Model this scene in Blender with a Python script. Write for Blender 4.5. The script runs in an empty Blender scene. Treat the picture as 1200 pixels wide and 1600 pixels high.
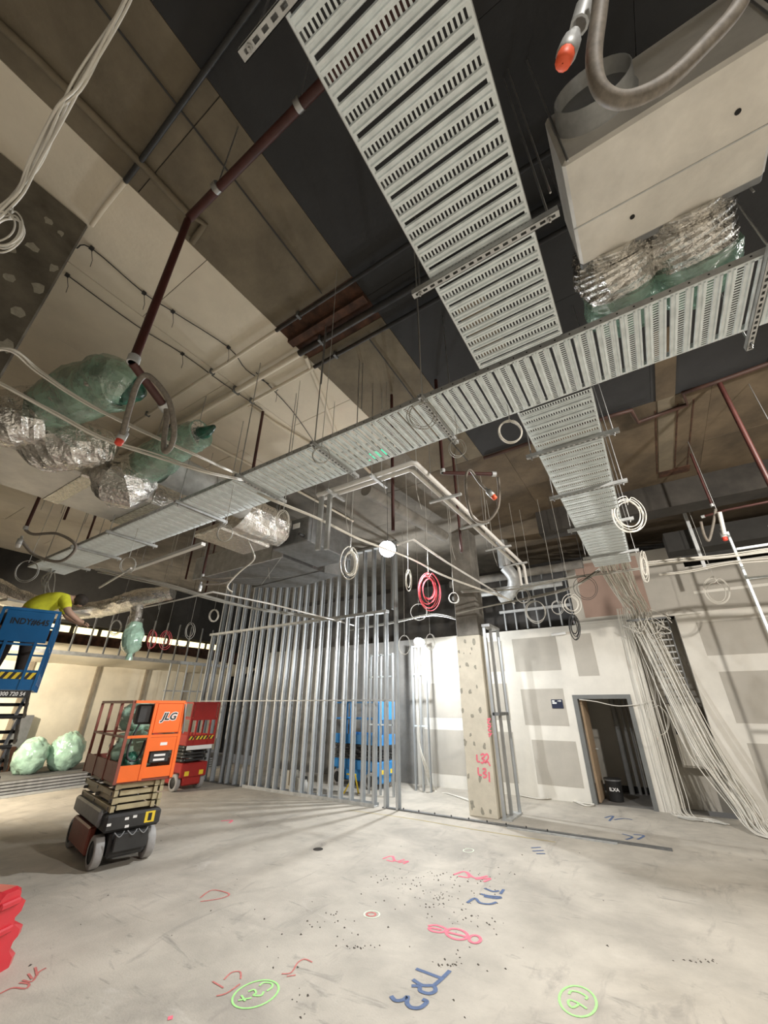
import bpy, math, random
from mathutils import Vector, Matrix, noise
random.seed(7)
S = bpy.context.scene
COL = S.collection
V = Vector
# ------------------------------------------------------------------ camera
F_PX = 612.0; CAM_H = 2.0; PITCH = math.atan(300 / 612); AZ = math.radians(32.7)
FH = V((-math.sin(AZ), math.cos(AZ), 0)); RT = V((math.cos(AZ), math.sin(AZ), 0)); UPZ = V((0, 0, 1))
FW = FH * math.cos(PITCH) + UPZ * math.sin(PITCH); UPC = UPZ * math.cos(PITCH) - FH * math.sin(PITCH)
CAM = V((0, 0, CAM_H))
cd = bpy.data.cameras.new('camera'); cam = bpy.data.objects.new('camera', cd); COL.objects.link(cam)
cd.sensor_fit = 'HORIZONTAL'; cd.sensor_width = 36; cd.lens = 36 * F_PX / 1200; cd.clip_start = .05; cd.clip_end = 200
mw = Matrix((RT, UPC, -FW)).transposed().to_4x4(); mw.translation = CAM; cam.matrix_world = mw
S.camera = cam
# measuring helpers: a pixel of the photo and one known world coordinate give the world point
def _ray(x, y): return RT * (x - 600) + FW * F_PX - UPC * (y - 800)
def at_z(x, y, z): r = _ray(x, y); return CAM + r * ((z - CAM_H) / r.z)
def at_y(x, y, Y): r = _ray(x, y); return CAM + r * (Y / r.y)
def at_x(x, y, X): r = _ray(x, y); return CAM + r * (X / r.x)
# ------------------------------------------------------------------ light
w = bpy.data.worlds.new('site_dark'); S.world = w; w.use_nodes = True
w.node_tree.nodes['Background'].inputs[0].default_value = (.8, .76, .7, 1)
w.node_tree.nodes['Background'].inputs[1].default_value = .05
S.view_settings.view_transform = 'Standard'; S.view_settings.look = 'None'; S.view_settings.gamma = 1
S.view_settings.use_curve_mapping = False
S.view_settings.exposure = 1.38
# lamp positions and watts: the two lamps in view and unseen hanging LED floods (fixtures are built further down)
LAMP_MAIN = (at_y(605, 858, 5.6), 200, (.96, .98, 1.0), (.05, -.12, -1), 178)
LAMP_REAR = (at_y(655, 1003, 10.0), 150, (.95, .98, 1.0), (-.1, .3, -.9), 170)
SITE_LAMPS = [  # (position, watts, colour, facing, cone)
    (V((3.4, 3.6, 5.2)), 560, (1.0, .945, .87), (-.3, .5, -.8), 165),
    (V((2.2, -2.0, 5.3)), 380, (1.0, .945, .87), (0, .1, -1), 125),  # unseen downlight added so the near floor and tray undersides get brighter
    (V((-13.2, 2.2, 3.0)), 420, (1.0, .88, .70), (-.4, .8, -.4), 165),
]
def flood_light(name, loc, watts, col, face, r=.07, parent=None, cone=155):
    l = bpy.data.lights.new(name, 'SPOT' if cone < 181 else 'POINT'); l.energy = watts; l.color = col; l.shadow_soft_size = r
    if cone < 181: l.spot_size = math.radians(cone); l.spot_blend = .15 if cone > 175 else .5
    o = bpy.data.objects.new(name, l); COL.objects.link(o); o.location = loc; o.rotation_euler = V(face).to_track_quat('-Z', 'Y').to_euler()
    if parent: o.parent = parent; o.location = V(loc) - parent.location
    return o
# ------------------------------------------------------------------ materials
MATS = {}
def mat(name, col, rough=.6, metal=0., var=.12, scale=4., bump=0., bscale=30., spec=.5, trans=0., alpha=1., detail=5, col2=None, emit=None, stretch=None, coat=0.):
    if name in MATS: return MATS[name]
    m = bpy.data.materials.new(name); m.use_nodes = True; nt = m.node_tree; N = nt.nodes; L = nt.links
    b = N['Principled BSDF']
    b.inputs['Roughness'].default_value = rough; b.inputs['Metallic'].default_value = metal
    b.inputs['Specular IOR Level'].default_value = spec
    if coat: b.inputs['Coat Weight'].default_value = coat
    tc = N.new('ShaderNodeTexCoord'); mp = N.new('ShaderNodeMapping'); L.new(tc.outputs['Object'], mp.inputs[0])
    if stretch: mp.inputs['Scale'].default_value = stretch
    nz = N.new('ShaderNodeTexNoise'); nz.inputs['Scale'].default_value = scale; nz.inputs['Detail'].default_value = detail
    nz.inputs['Roughness'].default_value = .62
    L.new(mp.outputs[0], nz.inputs[0])
    cr = N.new('ShaderNodeValToRGB'); L.new(nz.outputs['Fac'], cr.inputs[0])
    c2 = col2 if col2 else tuple(max(0, c * (1 - 1.6 * var)) for c in col)
    c1 = tuple(min(1, c * (1 + var)) for c in col)
    cr.color_ramp.elements[0].position = .3; cr.color_ramp.elements[0].color = (*c2, 1)
    cr.color_ramp.elements[1].position = .66; cr.color_ramp.elements[1].color = (*c1, 1)
    L.new(cr.outputs[0], b.inputs['Base Color'])
    if bump:
        n2 = N.new('ShaderNodeTexNoise'); n2.inputs['Scale'].default_value = bscale; n2.inputs['Detail'].default_value = 4
        L.new(mp.outputs[0], n2.inputs[0]); bp = N.new('ShaderNodeBump'); bp.inputs['Strength'].default_value = bump
        bp.inputs['Distance'].default_value = .02
        L.new(n2.outputs['Fac'], bp.inputs['Height']); L.new(bp.outputs[0], b.inputs['Normal'])
    if trans: b.inputs['Transmission Weight'].default_value = trans; b.inputs['IOR'].default_value = 1.1
    if alpha < 1: b.inputs['Alpha'].default_value = alpha
    if emit: b.inputs['Emission Color'].default_value = (*emit[0], 1); b.inputs['Emission Strength'].default_value = emit[1]
    MATS[name] = m; return m
# ------------------------------------------------------------------ mesh builder
class MB:
    def __init__(s): s.v = []; s.f = []; s.sm = []
    def add(s, vs, fs, smooth=False):
        o = len(s.v); s.v += [V(p) for p in vs]; s.f += [tuple(i + o for i in f) for f in fs]; s.sm += [smooth] * len(fs); return s
    def box(s, a, b):
        x0, y0, z0 = a; x1, y1, z1 = b
        return s.add([(x0, y0, z0), (x1, y0, z0), (x1, y1, z0), (x0, y1, z0), (x0, y0, z1), (x1, y0, z1), (x1, y1, z1), (x0, y1, z1)],
                     [(0, 3, 2, 1), (4, 5, 6, 7), (0, 1, 5, 4), (1, 2, 6, 5), (2, 3, 7, 6), (3, 0, 4, 7)])
    def bev(s, a, b, r=.01):  # box with chamfered edges
        x0, y0, z0 = a; x1, y1, z1 = b
        cx, cy, cz = (x0 + x1) / 2, (y0 + y1) / 2, (z0 + z1) / 2; hx, hy, hz = (x1 - x0) / 2, (y1 - y0) / 2, (z1 - z0) / 2
        r = min(r, hx * .49, hy * .49, hz * .49); vs = []; idx = {}
        for sx in (-1, 1):
            for sy in (-1, 1):
                for sz in (-1, 1):
                    for ax in range(3):
                        d = [hx - r, hy - r, hz - r]; d[ax] += r
                        idx[sx, sy, sz, ax] = len(vs); vs.append((cx + sx * d[0], cy + sy * d[1], cz + sz * d[2]))
        fs = []
        def q(l, n):
            p = [V(vs[i]) for i in l]; nn = (p[1] - p[0]).cross(p[2] - p[0]); fs.append(tuple(l) if nn.dot(n) > 0 else tuple(reversed(l)))
        for ax in range(3):
            o = [i for i in range(3) if i != ax]
            for sg in (-1, 1):
                l = []
                for u, w_ in ((-1, -1), (1, -1), (1, 1), (-1, 1)):
                    k = [0, 0, 0]; k[ax] = sg; k[o[0]] = u; k[o[1]] = w_; l.append(idx[k[0], k[1], k[2], ax])
                n = V((0, 0, 0)); n[ax] = sg; q(l, n)
            for u in (-1, 1):
                for w_ in (-1, 1):
                    l = []
                    for t in (-1, 1):
                        k = [0, 0, 0]; k[ax] = t; k[o[0]] = u; k[o[1]] = w_
                        pr = [idx[k[0], k[1], k[2], o[0]], idx[k[0], k[1], k[2], o[1]]]
                        l += pr if t < 0 else pr[::-1]
                    n = V((0, 0, 0)); n[o[0]] = u; n[o[1]] = w_; q(l, n)
        for sx in (-1, 1):
            for sy in (-1, 1):
                for sz in (-1, 1): q([idx[sx, sy, sz, i] for i in range(3)], V((sx, sy, sz)))
        return s.add(vs, fs)
    def bar(s, p, q, wd, ht, up=(0, 0, 1)):  # rectangular bar from p to q
        p, q = V(p), V(q); d = (q - p).normalized(); u = V(up)
        if abs(d.dot(u)) > .98: u = V((1, 0, 0)) if abs(d.x) < .9 else V((0, 1, 0))
        a = d.cross(u).normalized() * (wd / 2); b = a.cross(d).normalized() * (ht / 2)
        return s.add([p - a - b, p + a - b, p + a + b, p - a + b, q - a - b, q + a - b, q + a + b, q - a + b],
                     [(0, 1, 2, 3), (7, 6, 5, 4), (0, 4, 5, 1), (1, 5, 6, 2), (2, 6, 7, 3), (3, 7, 4, 0)])
    def tube(s, pts, r, n=8, caps=True, smooth=True, closed=False):
        pts = [V(p) for p in pts]; m = len(pts); rr = r if hasattr(r, '__len__') else [r] * m
        d0 = (pts[1] - pts[0]).normalized(); u = d0.orthogonal().normalized(); vs = []
        for i, p in enumerate(pts):
            if closed: d = (pts[(i + 1) % m] - pts[i - 1]).normalized()
            elif i == 0: d = d0
            elif i == m - 1: d = (pts[-1] - pts[-2]).normalized()
            else: d = (pts[i + 1] - pts[i - 1]).normalized()
            u = (u - d * u.dot(d))
            u = u.normalized() if u.length > 1e-6 else d.orthogonal().normalized()
            w_ = d.cross(u)
            for k in range(n):
                a = 2 * math.pi * k / n; vs.append(p + (u * math.cos(a) + w_ * math.sin(a)) * rr[i])
        fs = []
        for i in range(m if closed else m - 1):
            j = (i + 1) % m
            for k in range(n): fs.append((i * n + k, i * n + (k + 1) % n, j * n + (k + 1) % n, j * n + k))
        s.add(vs, fs, smooth)
        if caps and not closed: s.add(vs[:n], [tuple(range(n - 1, -1, -1))]); s.add(vs[-n:], [tuple(range(n))])
        return s
    def cyl(s, p, q, r, n=12, r2=None): return s.tube([p, q], [r, r if r2 is None else r2], n)
    def lathe(s, base, axis, prof, n=16, smooth=True):  # prof: (distance along axis, radius)
        base, d = V(base), V(axis).normalized(); u = d.orthogonal().normalized(); w_ = d.cross(u); vs = []
        for h, r in prof:
            for k in range(n):
                a = 2 * math.pi * k / n; vs.append(base + d * h + (u * math.cos(a) + w_ * math.sin(a)) * r)
        m = len(prof)
        return s.add(vs, [(i * n + k, i * n + (k + 1) % n, (i + 1) * n + (k + 1) % n, (i + 1) * n + k) for i in range(m - 1) for k in range(n)], smooth)
    def prism(s, poly, d):  # polygon (3d points) swept by vector d
        p = [V(a) for a in poly]; n = len(p); d = V(d)
        return s.add(p + [a + d for a in p], [tuple(range(n - 1, -1, -1)), tuple(range(n, 2 * n))] + [(i, (i + 1) % n, n + (i + 1) % n, n + i) for i in range(n)])
    def quad(s, a, b, c, d): return s.add([a, b, c, d], [(0, 1, 2, 3)])
    def mesh(s, name, off):
        me = bpy.data.meshes.new(name); me.from_pydata([v - off for v in s.v], [], s.f)
        me.polygons.foreach_set('use_smooth', s.sm); me.update(); return me
    def build(s, name, m, parent=None, label=None, world=True, origin=None):
        # vertices in world space (world=True, unrotated parents) or already in the parent's space (world=False)
        lo = V((min(v[i] for v in s.v) for i in range(3))); hi = V((max(v[i] for v in s.v) for i in range(3)))
        c = V(origin) if origin is not None else V(((lo.x + hi.x) / 2, (lo.y + hi.y) / 2, lo.z))
        o = bpy.data.objects.new(name, s.mesh(name, c)); COL.objects.link(o)
        o.data.materials.append(m if not isinstance(m, str) else MATS[m])
        o.location = c
        if parent:
            o.parent = parent
            if world: o.location = c - base_of(parent)
        if label: o['label'] = label
        return o
def base_of(o):
    b = V(o.location)
    while o.parent: o = o.parent; b = b + o.location
    return b
def thing(name, label, cat, loc=(0, 0, 0), rz=0., group=None):
    o = bpy.data.objects.new(name, None); COL.objects.link(o); o.location = loc; o.rotation_euler = (0, 0, rz); o.empty_display_size = .1
    return tag(o, label, cat, group)
def tag(o, label, cat, group=None):
    o['label'] = label; o['category'] = cat
    if group: o['group'] = group
    return o
def struct(o, label=None):
    o['kind'] = 'structure'
    if label: o['label'] = label
    return o
def dup(o, parent=None, loc=None):
    c = o.copy(); COL.objects.link(c)
    if parent: c.parent = parent
    if loc is not None: c.location = loc
    return c
def text_mesh(txt, size, bold=0., shear=0.):
    cu = bpy.data.curves.new('t', 'FONT'); cu.body = txt; cu.size = size; cu.offset = bold; cu.shear = shear; cu.align_x = 'CENTER'; cu.align_y = 'CENTER'; cu.resolution_u = 3
    ob = bpy.data.objects.new('t', cu); COL.objects.link(ob); bpy.context.view_layer.update()
    me = bpy.data.meshes.new_from_object(ob.evaluated_get(bpy.context.evaluated_depsgraph_get()))
    bpy.data.objects.remove(ob); return me
def text(name, txt, size, m, parent, o, ux, uy, bold=0., lift=.002, shear=0.):  # flat lettering with local right ux, up uy at o (parent's space)
    me = text_mesh(txt, size, bold, shear); ux = V(ux).normalized(); uy = V(uy).normalized(); n = ux.cross(uy)
    M = Matrix((ux, uy, n)).transposed().to_4x4(); M.translation = V(o) + n * lift
    me.transform(M); me.materials.clear(); me.materials.append(m if not isinstance(m, str) else MATS[m])
    ob = bpy.data.objects.new(name, me); COL.objects.link(ob); ob.parent = parent; return ob
def smooth_path(pts, k=6, closed=False):  # Catmull-Rom through points
    P = [V(p) for p in pts]; n = len(P); out = []
    rng = range(n) if closed else range(n - 1)
    for i in rng:
        if closed: a, b, c, d = P[i - 1], P[i], P[(i + 1) % n], P[(i + 2) % n]
        else: a, b, c, d = P[max(i - 1, 0)], P[i], P[i + 1], P[min(i + 2, n - 1)]
        for j in range(k):
            t = j / k; out.append(.5 * ((2 * b) + (c - a) * t + (2 * a - 5 * b + 4 * c - d) * t * t + (3 * b - a - 3 * c + d) * t ** 3))
    if not closed: out.append(P[-1])
    return out
def sag(a, b, drop, n=10):
    a, b = V(a), V(b); return [a.lerp(b, i / n) - V((0, 0, drop * 4 * (i / n) * (1 - i / n))) for i in range(n + 1)]
# ------------------------------------------------------------------ material palette
mat('slab', (.50, .46, .395), .75, var=.14, scale=1.3, bump=.15, bscale=60, detail=9)
mat('joint', (.10, .09, .08), .9)
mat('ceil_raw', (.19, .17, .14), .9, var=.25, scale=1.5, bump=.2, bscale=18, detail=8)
mat('ceil_white', (.74, .665, .54), .85, var=.07, scale=1.2, bump=.1, bscale=25)
mat('ceil_brown', (.175, .145, .10), .9, var=.22, scale=1.6, bump=.2, bscale=18, detail=8)
mat('ceil_tan', (.125, .092, .057), .9, var=.38, scale=.9, bump=.2, bscale=18, detail=8)
mat('ceil_dark', (.030, .030, .031), .85, var=.12, scale=1.5, bump=.1, bscale=25)
mat('rust', (.07, .030, .016), .9, var=.5, scale=6)
mat('pipe_dark', (.035, .028, .022), .6, var=.3)
mat('pipe_brown', (.055, .024, .016), .6, var=.3)
mat('beam_dark', (.042, .037, .031), .9, var=.3, scale=2)
mat('plaster_grey', (.47, .44, .385), .8, var=.05, scale=2)
mat('plaster_white', (.74, .71, .64), .85, var=.05, scale=2)
mat('plaster_pink', (.36, .25, .20), .85, var=.05, scale=2)
mat('block_dark', (.13, .125, .12), .9, var=.2, scale=2)
mat('block_grey', (.27, .265, .25), .9, var=.15, scale=1.5)
mat('void', (.035, .033, .03), .95)
mat('concrete_raw', (.22, .205, .18), .9, var=.25, scale=3, bump=.2, bscale=20, detail=8)
mat('concrete_paint', (.66, .61, .50), .8, var=.08, scale=2.5, bump=.1)
mat('concrete_left', (.13, .115, .09), .9, var=.3, scale=3, bump=.2, bscale=14, detail=8)
mat('patch', (.36, .34, .28), .9, var=.2, scale=12)
mat('gal', (.78, .84, .855), .42, .15, var=.10, scale=9, bump=.03, bscale=60)
mat('gal_dull', (.50, .51, .505), .5, .3, var=.15, scale=7)
mat('gal_dark', (.20, .205, .205), .55, .5, var=.15, scale=7)
mat('stud_steel', (.50, .52, .53), .45, .45, var=.12, scale=4, stretch=(1, 1, .3))
mat('zinc_rod', (.42, .42, .41), .4, .8, var=.05)
mat('hole', (.02, .02, .02), .9)
mat('red_pipe', (.060, .016, .012), .5, var=.2, scale=5)
mat('red_bright', (.75, .07, .04), .5, var=.08)
mat('orange_cap', (.9, .13, .05), .5, var=.06)
mat('hose', (.20, .175, .145), .6, var=.2, scale=60)
mat('white_pvc', (.72, .70, .66), .5, var=.04)
mat('cable_white', (.70, .67, .60), .5, var=.06)
mat('cable_grey', (.45, .44, .40), .5, var=.06)
mat('cable_dark', (.03, .03, .03), .5)
mat('cable_pink', (.85, .13, .16), .5, var=.06)
mat('foil', (.80, .78, .74), .2, .95, var=.2, scale=14, bump=1., bscale=30)
mat('board_foil', (.72, .69, .63), .45, .1, var=.10, scale=3, bump=.35, bscale=7)
mat('green_film', (.30, .50, .38), .14, var=.3, scale=6, bump=.8, bscale=16, alpha=.52, spec=.9)
mat('green_bag', (.46, .70, .55), .12, var=.16, scale=5, bump=1., bscale=8, spec=1., coat=.5)
mat('green_dark', (.02, .10, .065), .3, var=.5, scale=10)
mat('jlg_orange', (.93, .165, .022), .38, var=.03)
mat('jlg_shade', (.27, .070, .045), .5, var=.12)  # lift orange for the unlit sides, shade put into the colour
mat('lift_red', (.36, .022, .018), .4, var=.08)
mat('lift_blue', (.008, .115, .30), .4, var=.06)
mat('lift_blue_bright', (.035, .25, .60), .4, var=.06)
mat('lift_black', (.028, .028, .028), .5, var=.2)
mat('lift_cream', (.42, .36, .22), .5, var=.15)
mat('lift_grey', (.22, .225, .23), .5, .2, var=.15)
mat('tyre', (.36, .35, .34), .75, var=.12, scale=8)
mat('yellow', (.85, .62, .04), .5, var=.05)
mat('print_white', (.85, .85, .83), .6, var=.02)
mat('print_black', (.015, .015, .015), .6, var=.02)
mat('tent', (.80, .73, .58), .8, var=.08, scale=1.2, bump=.15, bscale=4)
mat('barrier_red', (.62, .03, .045), .3, var=.05, coat=.4)
mat('hivis', (.62, .62, .03), .8, var=.12, scale=10)
mat('trousers', (.035, .026, .022), .9, var=.2)
mat('skin', (.42, .26, .18), .6, var=.06)
mat('hair', (.03, .022, .016), .8)
mat('seam', (.30, .25, .18), .8)
mat('wood', (.56, .41, .27), .6, var=.15, scale=4, stretch=(6, 6, .6))
mat('door_grey', (.17, .175, .17), .5, var=.06)
mat('sign_navy', (.01, .016, .045), .4, var=.05)
mat('paint_pink', (.95, .20, .27), .8, var=.1, scale=30)
mat('paint_red', (.62, .20, .18), .8, var=.2, scale=30)
mat('paint_blue', (.10, .15, .28), .8, var=.15, scale=30)
mat('paint_green', (.42, .85, .30), .8, var=.1, scale=30)
mat('paint_paleg', (.75, .85, .68), .8, var=.1, scale=30)
mat('debris', (.10, .085, .07), .9, var=.3)
mat('lamp_glow', (1, 1, 1), .5, emit=((.93, .97, 1), 60))
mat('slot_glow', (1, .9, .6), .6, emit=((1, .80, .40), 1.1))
mat('tape_yellow', (.55, .42, .10), .7)
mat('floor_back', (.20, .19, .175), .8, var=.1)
# ------------------------------------------------------------------ structure
T = 4.35; ZC = 6.1; WY = 11.5
def slab(name, a, b, m, label=None, parent=None):
    o = MB().box(a, b).build(name, m, parent)
    return struct(o, label) if not parent else o
def floor_material():
    m = MATS['slab']; nt = m.node_tree; N = nt.nodes; L = nt.links; b = N['Principled BSDF']
    src = b.inputs['Base Color'].links[0].from_socket
    tc = N.new('ShaderNodeTexCoord')
    def layer(src, scale, lo, hi, colr, dist=0., stretch=(1, 1, 1), rot=0.):
        mp = N.new('ShaderNodeMapping'); mp.inputs['Scale'].default_value = stretch; mp.inputs['Rotation'].default_value = (0, 0, rot)
        L.new(tc.outputs['Object'], mp.inputs[0])
        nz = N.new('ShaderNodeTexNoise'); nz.inputs['Scale'].default_value = scale; nz.inputs['Detail'].default_value = 8; nz.inputs['Roughness'].default_value = .65; nz.inputs['Distortion'].default_value = dist
        L.new(mp.outputs[0], nz.inputs[0])
        r = N.new('ShaderNodeMapRange'); r.inputs[1].default_value = lo; r.inputs[2].default_value = hi; L.new(nz.outputs['Fac'], r.inputs[0])
        mx = N.new('ShaderNodeMix'); mx.data_type = 'RGBA'; L.new(r.outputs[0], mx.inputs[0]); L.new(src, mx.inputs[6]); mx.inputs[7].default_value = (*colr, 1)
        return mx.outputs[2]
    s = layer(src, .7, .50, .80, (.31, .285, .25), .8)
    s = layer(s, 2.2, .57, .78, (.29, .265, .235), 1.8, (1, .3, 1), .5)
    s = layer(s, 3.5, .60, .74, (.27, .25, .22), 2.5, (.25, 1, 1), -.4)
    s = layer(s, 1.7, .62, .80, (.60, .565, .51), 1.0, (.5, 1, 1), .2)
    s = layer(s, 45, .60, .85, (.33, .31, .28))
    L.new(s, b.inputs['Base Color'])
floor_material()
slab('floor', (-18, -6, -.15), (6.5, 11.6, 0), 'slab', 'grey dusty concrete floor slab with stains and layout marks')
# ceiling: base slab and separate soffit boards with open joints
ceil = slab('ceiling', (-18, -6, ZC + .012), (6.5, 13.7, ZC + .3), 'joint', 'concrete soffit in cream white, raw brown and dark grey painted bands')
def boards(x0, x1, y0, y1, dx, dy, m, gap=.007, jit=.004, stag=.5):
    nx = max(1, round((x1 - x0) / dx)); dx = (x1 - x0) / nx; row = 0
    for i in range(nx):
        y = y0 - (dy * stag if i % 2 else 0)
        while y < y1 - .02:
            a = max(y, y0); b = min(y + dy, y1); y += dy
            if b - a < .05: continue
            z = ZC + random.uniform(-jit, jit)
            MB().box((x0 + i * dx + gap / 2, a + gap / 2, z), (x0 + (i + 1) * dx - gap / 2, b - gap / 2, ZC + .015)).build('soffit_board', m, ceil)
boards(-17.5, -2.87, -5, 4.95, 1.22, 2.44, 'ceil_white')
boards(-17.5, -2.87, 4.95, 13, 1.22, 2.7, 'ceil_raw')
boards(-2.87, -1.72, -5, 2.05, 1.15, 1.8, 'ceil_brown')
boards(-2.87, -1.72, 2.62, 6.05, 1.15, 1.8, 'ceil_brown')
boards(-1.72, 6.2, -5, 6.05, 1.22, 2.44, 'ceil_dark', .004, .002)
boards(-2.87, 6.2, 6.05, 13, 1.5, 3.2, 'ceil_tan', .005)
# rusty recessed slot across the brown band, with painted cross ribs
MB().box((-2.87, 2.05, ZC + .0), (-1.72, 2.62, ZC + .012)).build('slot_soffit', 'rust', ceil)
MB().bar((-2.87, 2.30, ZC - .03), (-1.72, 2.30, ZC - .03), .10, .06).build('steel_rib', 'rust', ceil)
for x0, x1, y0, y1, m in ((.98, 1.22, 4.6, 6.05, 'ceil_tan'), (1.0, 1.22, 6.05, 8.6, 'ceil_brown')): MB().box((x0, y0, ZC - .012), (x1, y1, ZC + .001)).build('patch_strip', m, ceil)
for x in (.96, 1.25, 1.45): MB().box((x, 6.3, ZC - .008), (x + .02, 8.5, ZC + .001)).build('rust_streak', 'rust', ceil)
MB().box((1.0, 8.45, ZC - .015), (1.5, 8.7, ZC + .001)).build('rust_patch', 'rust', ceil)
MB().box((-.95, 2.95, ZC - .008), (-.60, 3.9, ZC + .001)).build('bare_patch', 'ceil_brown', ceil)
# back wall (plane y = WY): plasterboard with stopped joints, opening for the door, recess for the riser
DX0, DX1, DZ = -1.80, -.66, 2.15; RX0, RX1 = -.22, .70
slab('wall_back', (-13, WY, 0), (-6.25, WY + .12, 3.85), 'block_grey', 'darker grey wall behind the stud partition')  # left part of the rear wall in a darker grey
wall = slab('wall_back', (-6.25, WY, 0), (DX0, WY + .12, 3.85), 'plaster_white', 'plasterboard wall with white stopped joints and grey boards left of the doorway')
wall2 = slab('wall_back', (DX0, WY, DZ), (DX1, WY + .12, 3.85), 'plaster_white', 'white stopped plasterboard over the doorway')
wall3 = slab('wall_back', (DX1, WY, 0), (RX0, WY + .12, 3.85), 'plaster_white', 'narrow white plasterboard pier between doorway and cable riser')
wall4 = slab('wall_back', (RX1, WY, 0), (6.4, WY + .12, 4.95), 'plaster_white', 'plasterboard wall with grey boards right of the cable riser')
wall5 = slab('wall_back', (-1.42, WY - .01, 3.87), (RX1 + .5, WY + .1, 5.5), 'plaster_grey', 'upper plasterboard wall with pink fire board above the doorway')
wall6 = slab('wall_back', (RX0, WY + .62, 0), (RX1, WY + .7, 3.87), 'plaster_grey', 'grey back of the cable riser recess')
slab('wall_back', (RX0 - .02, WY + .12, 0), (RX0, WY + .7, 3.87), 'plaster_grey', 'left cheek of the cable riser recess')
slab('wall_back', (RX1, WY + .12, 0), (RX1 + .02, WY + .7, 3.87), 'plaster_grey', 'right cheek of the cable riser recess')
def board(p, q, y, wallo, m='plaster_grey', t=.004):  # grey board face given by two pixel corners on the wall
    a = at_y(*p, y); b = at_y(*q, y); MB().box((min(a.x, b.x), y - t, min(a.z, b.z)), (max(a.x, b.x), y + .002, max(a.z, b.z))).build('plasterboard', m, wallo)
def board_w(x0, x1, z0, z1, y, wallo, m='plaster_grey', t=.004): MB().box((x0, y - t, z0), (x1, y + .002, z1)).build('plasterboard', m, wallo)
for x0, x1, z0, z1 in ((-3.15, -2.0, 2.78, 3.62), (-3.1, -2.05, 1.52, 2.35), (-3.0, -1.98, .28, 1.2),
                       (-4.5, -3.45, .25, 1.35), (-4.5, -3.45, 1.62, 2.5), (-4.5, -3.45, 2.8, 3.6), (-6.0, -4.8, .3, 1.35), (-6.0, -4.8, 1.65, 2.55)):
    board_w(x0, x1, z0, z1, WY, wall)
board_w(-1.62, -1.15, 2.62, 3.62, WY, wall2)
for x0, x1, z0, z1 in ((1.05, 2.35, 2.95, 3.66), (1.15, 2.4, 1.65, 2.62), (1.2, 2.5, .25, 1.3), (2.75, 4.0, 2.85, 3.66), (2.8, 4.0, 1.6, 2.6), (2.8, 4.0, .3, 1.3), (.78, 3.6, 3.9, 4.3), (1.0, 3.6, 4.36, 4.92)):
    board_w(x0, x1, z0, z1, WY, wall4)
board_w(-1.18, -.30, 4.0, 5.42, WY - .01, wall5, 'plaster_pink'); board_w(-.29, .28, 4.0, 5.42, WY - .01, wall5, 'plaster_pink')
MB().box((-1.44, WY - .03, 3.85), (RX1 + .5, WY - .012, 3.9)).build('ledge', 'plaster_white', wall5)
# upper void behind
slab('wall_rear', (-18, 13.55, 0), (6.5, 13.7, ZC), 'block_dark', 'dark blockwork wall deep behind the partitions')
slab('wall_left', (-18.2, -6, 0), (-18, 13.2, ZC), 'void', 'dark wall far behind the canvas screen')
slab('wall_right', (6.4, -6, 0), (6.5, 13.2, ZC), 'plaster_grey', 'grey side wall right of the hall')
slab('wall_front', (-18, -6.1, 0), (6.5, -6, ZC), 'plaster_grey', 'grey wall behind the viewpoint')
# dark downstand beams in the rear right
slab('ceiling_beam', (-1.5, 9.0, 5.55), (6.4, 9.5, ZC), 'beam_dark', 'dark concrete downstand beam in front of the right rear void')
slab('ceiling_beam', (.9, 10.4, 5.05), (6.4, 10.9, 5.5), 'void', 'dark steel beam above the right plasterboard wall')
# small room behind the doorway
rm = slab('wall_store', (DX0 - .9, WY + 1.9, 0), (DX1 + .35, WY + 2.0, 2.6), 'plaster_grey', 'grey wall of the small room behind the doorway')
MB().box((DX0 - .9, WY + .12, 2.5), (DX1 + .35, WY + 1.9, 2.6)).build('room_ceiling', 'plaster_grey', rm)
MB().box((DX0 - 1.0, WY + .12, 0), (DX0 - .9, WY + 2.0, 2.6)).build('room_side', 'plaster_grey', rm)
MB().box((DX1 + .35, WY + .12, 0), (DX1 + .42, WY + 2.0, 2.6)).build('room_side', 'plaster_grey', rm)
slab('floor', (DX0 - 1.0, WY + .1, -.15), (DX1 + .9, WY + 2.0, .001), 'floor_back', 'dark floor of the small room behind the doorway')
MB().box((DX0 - .9, WY + 1.88, 0), (DX1 + .35, WY + 1.9, .14)).build('skirting', 'cable_dark', rm)
fr = MB().box((DX0 - .06, WY - .02, 0), (DX0 + .04, WY + .16, DZ + .05)).box((DX1 - .04, WY - .02, 0), (DX1 + .05, WY + .16, DZ + .05)).box((DX0 + .04, WY - .02, DZ - .04), (DX1 - .04, WY + .16, DZ + .05))
dr = struct(fr.build('door_1', 'door_grey'), 'grey steel door frame in the plasterboard wall')
MB().bev((DX0 + .05, WY + .17, .01), (DX0 + .10, WY + 1.0, DZ - .05), .004).build('door_leaf', 'wood', dr, 'pale wooden door leaf standing open')
MB().cyl((DX0 + .10, WY + .9, 1.0), (DX0 + .16, WY + .9, 1.0), .012).build('door_handle', 'gal', dr)
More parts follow.
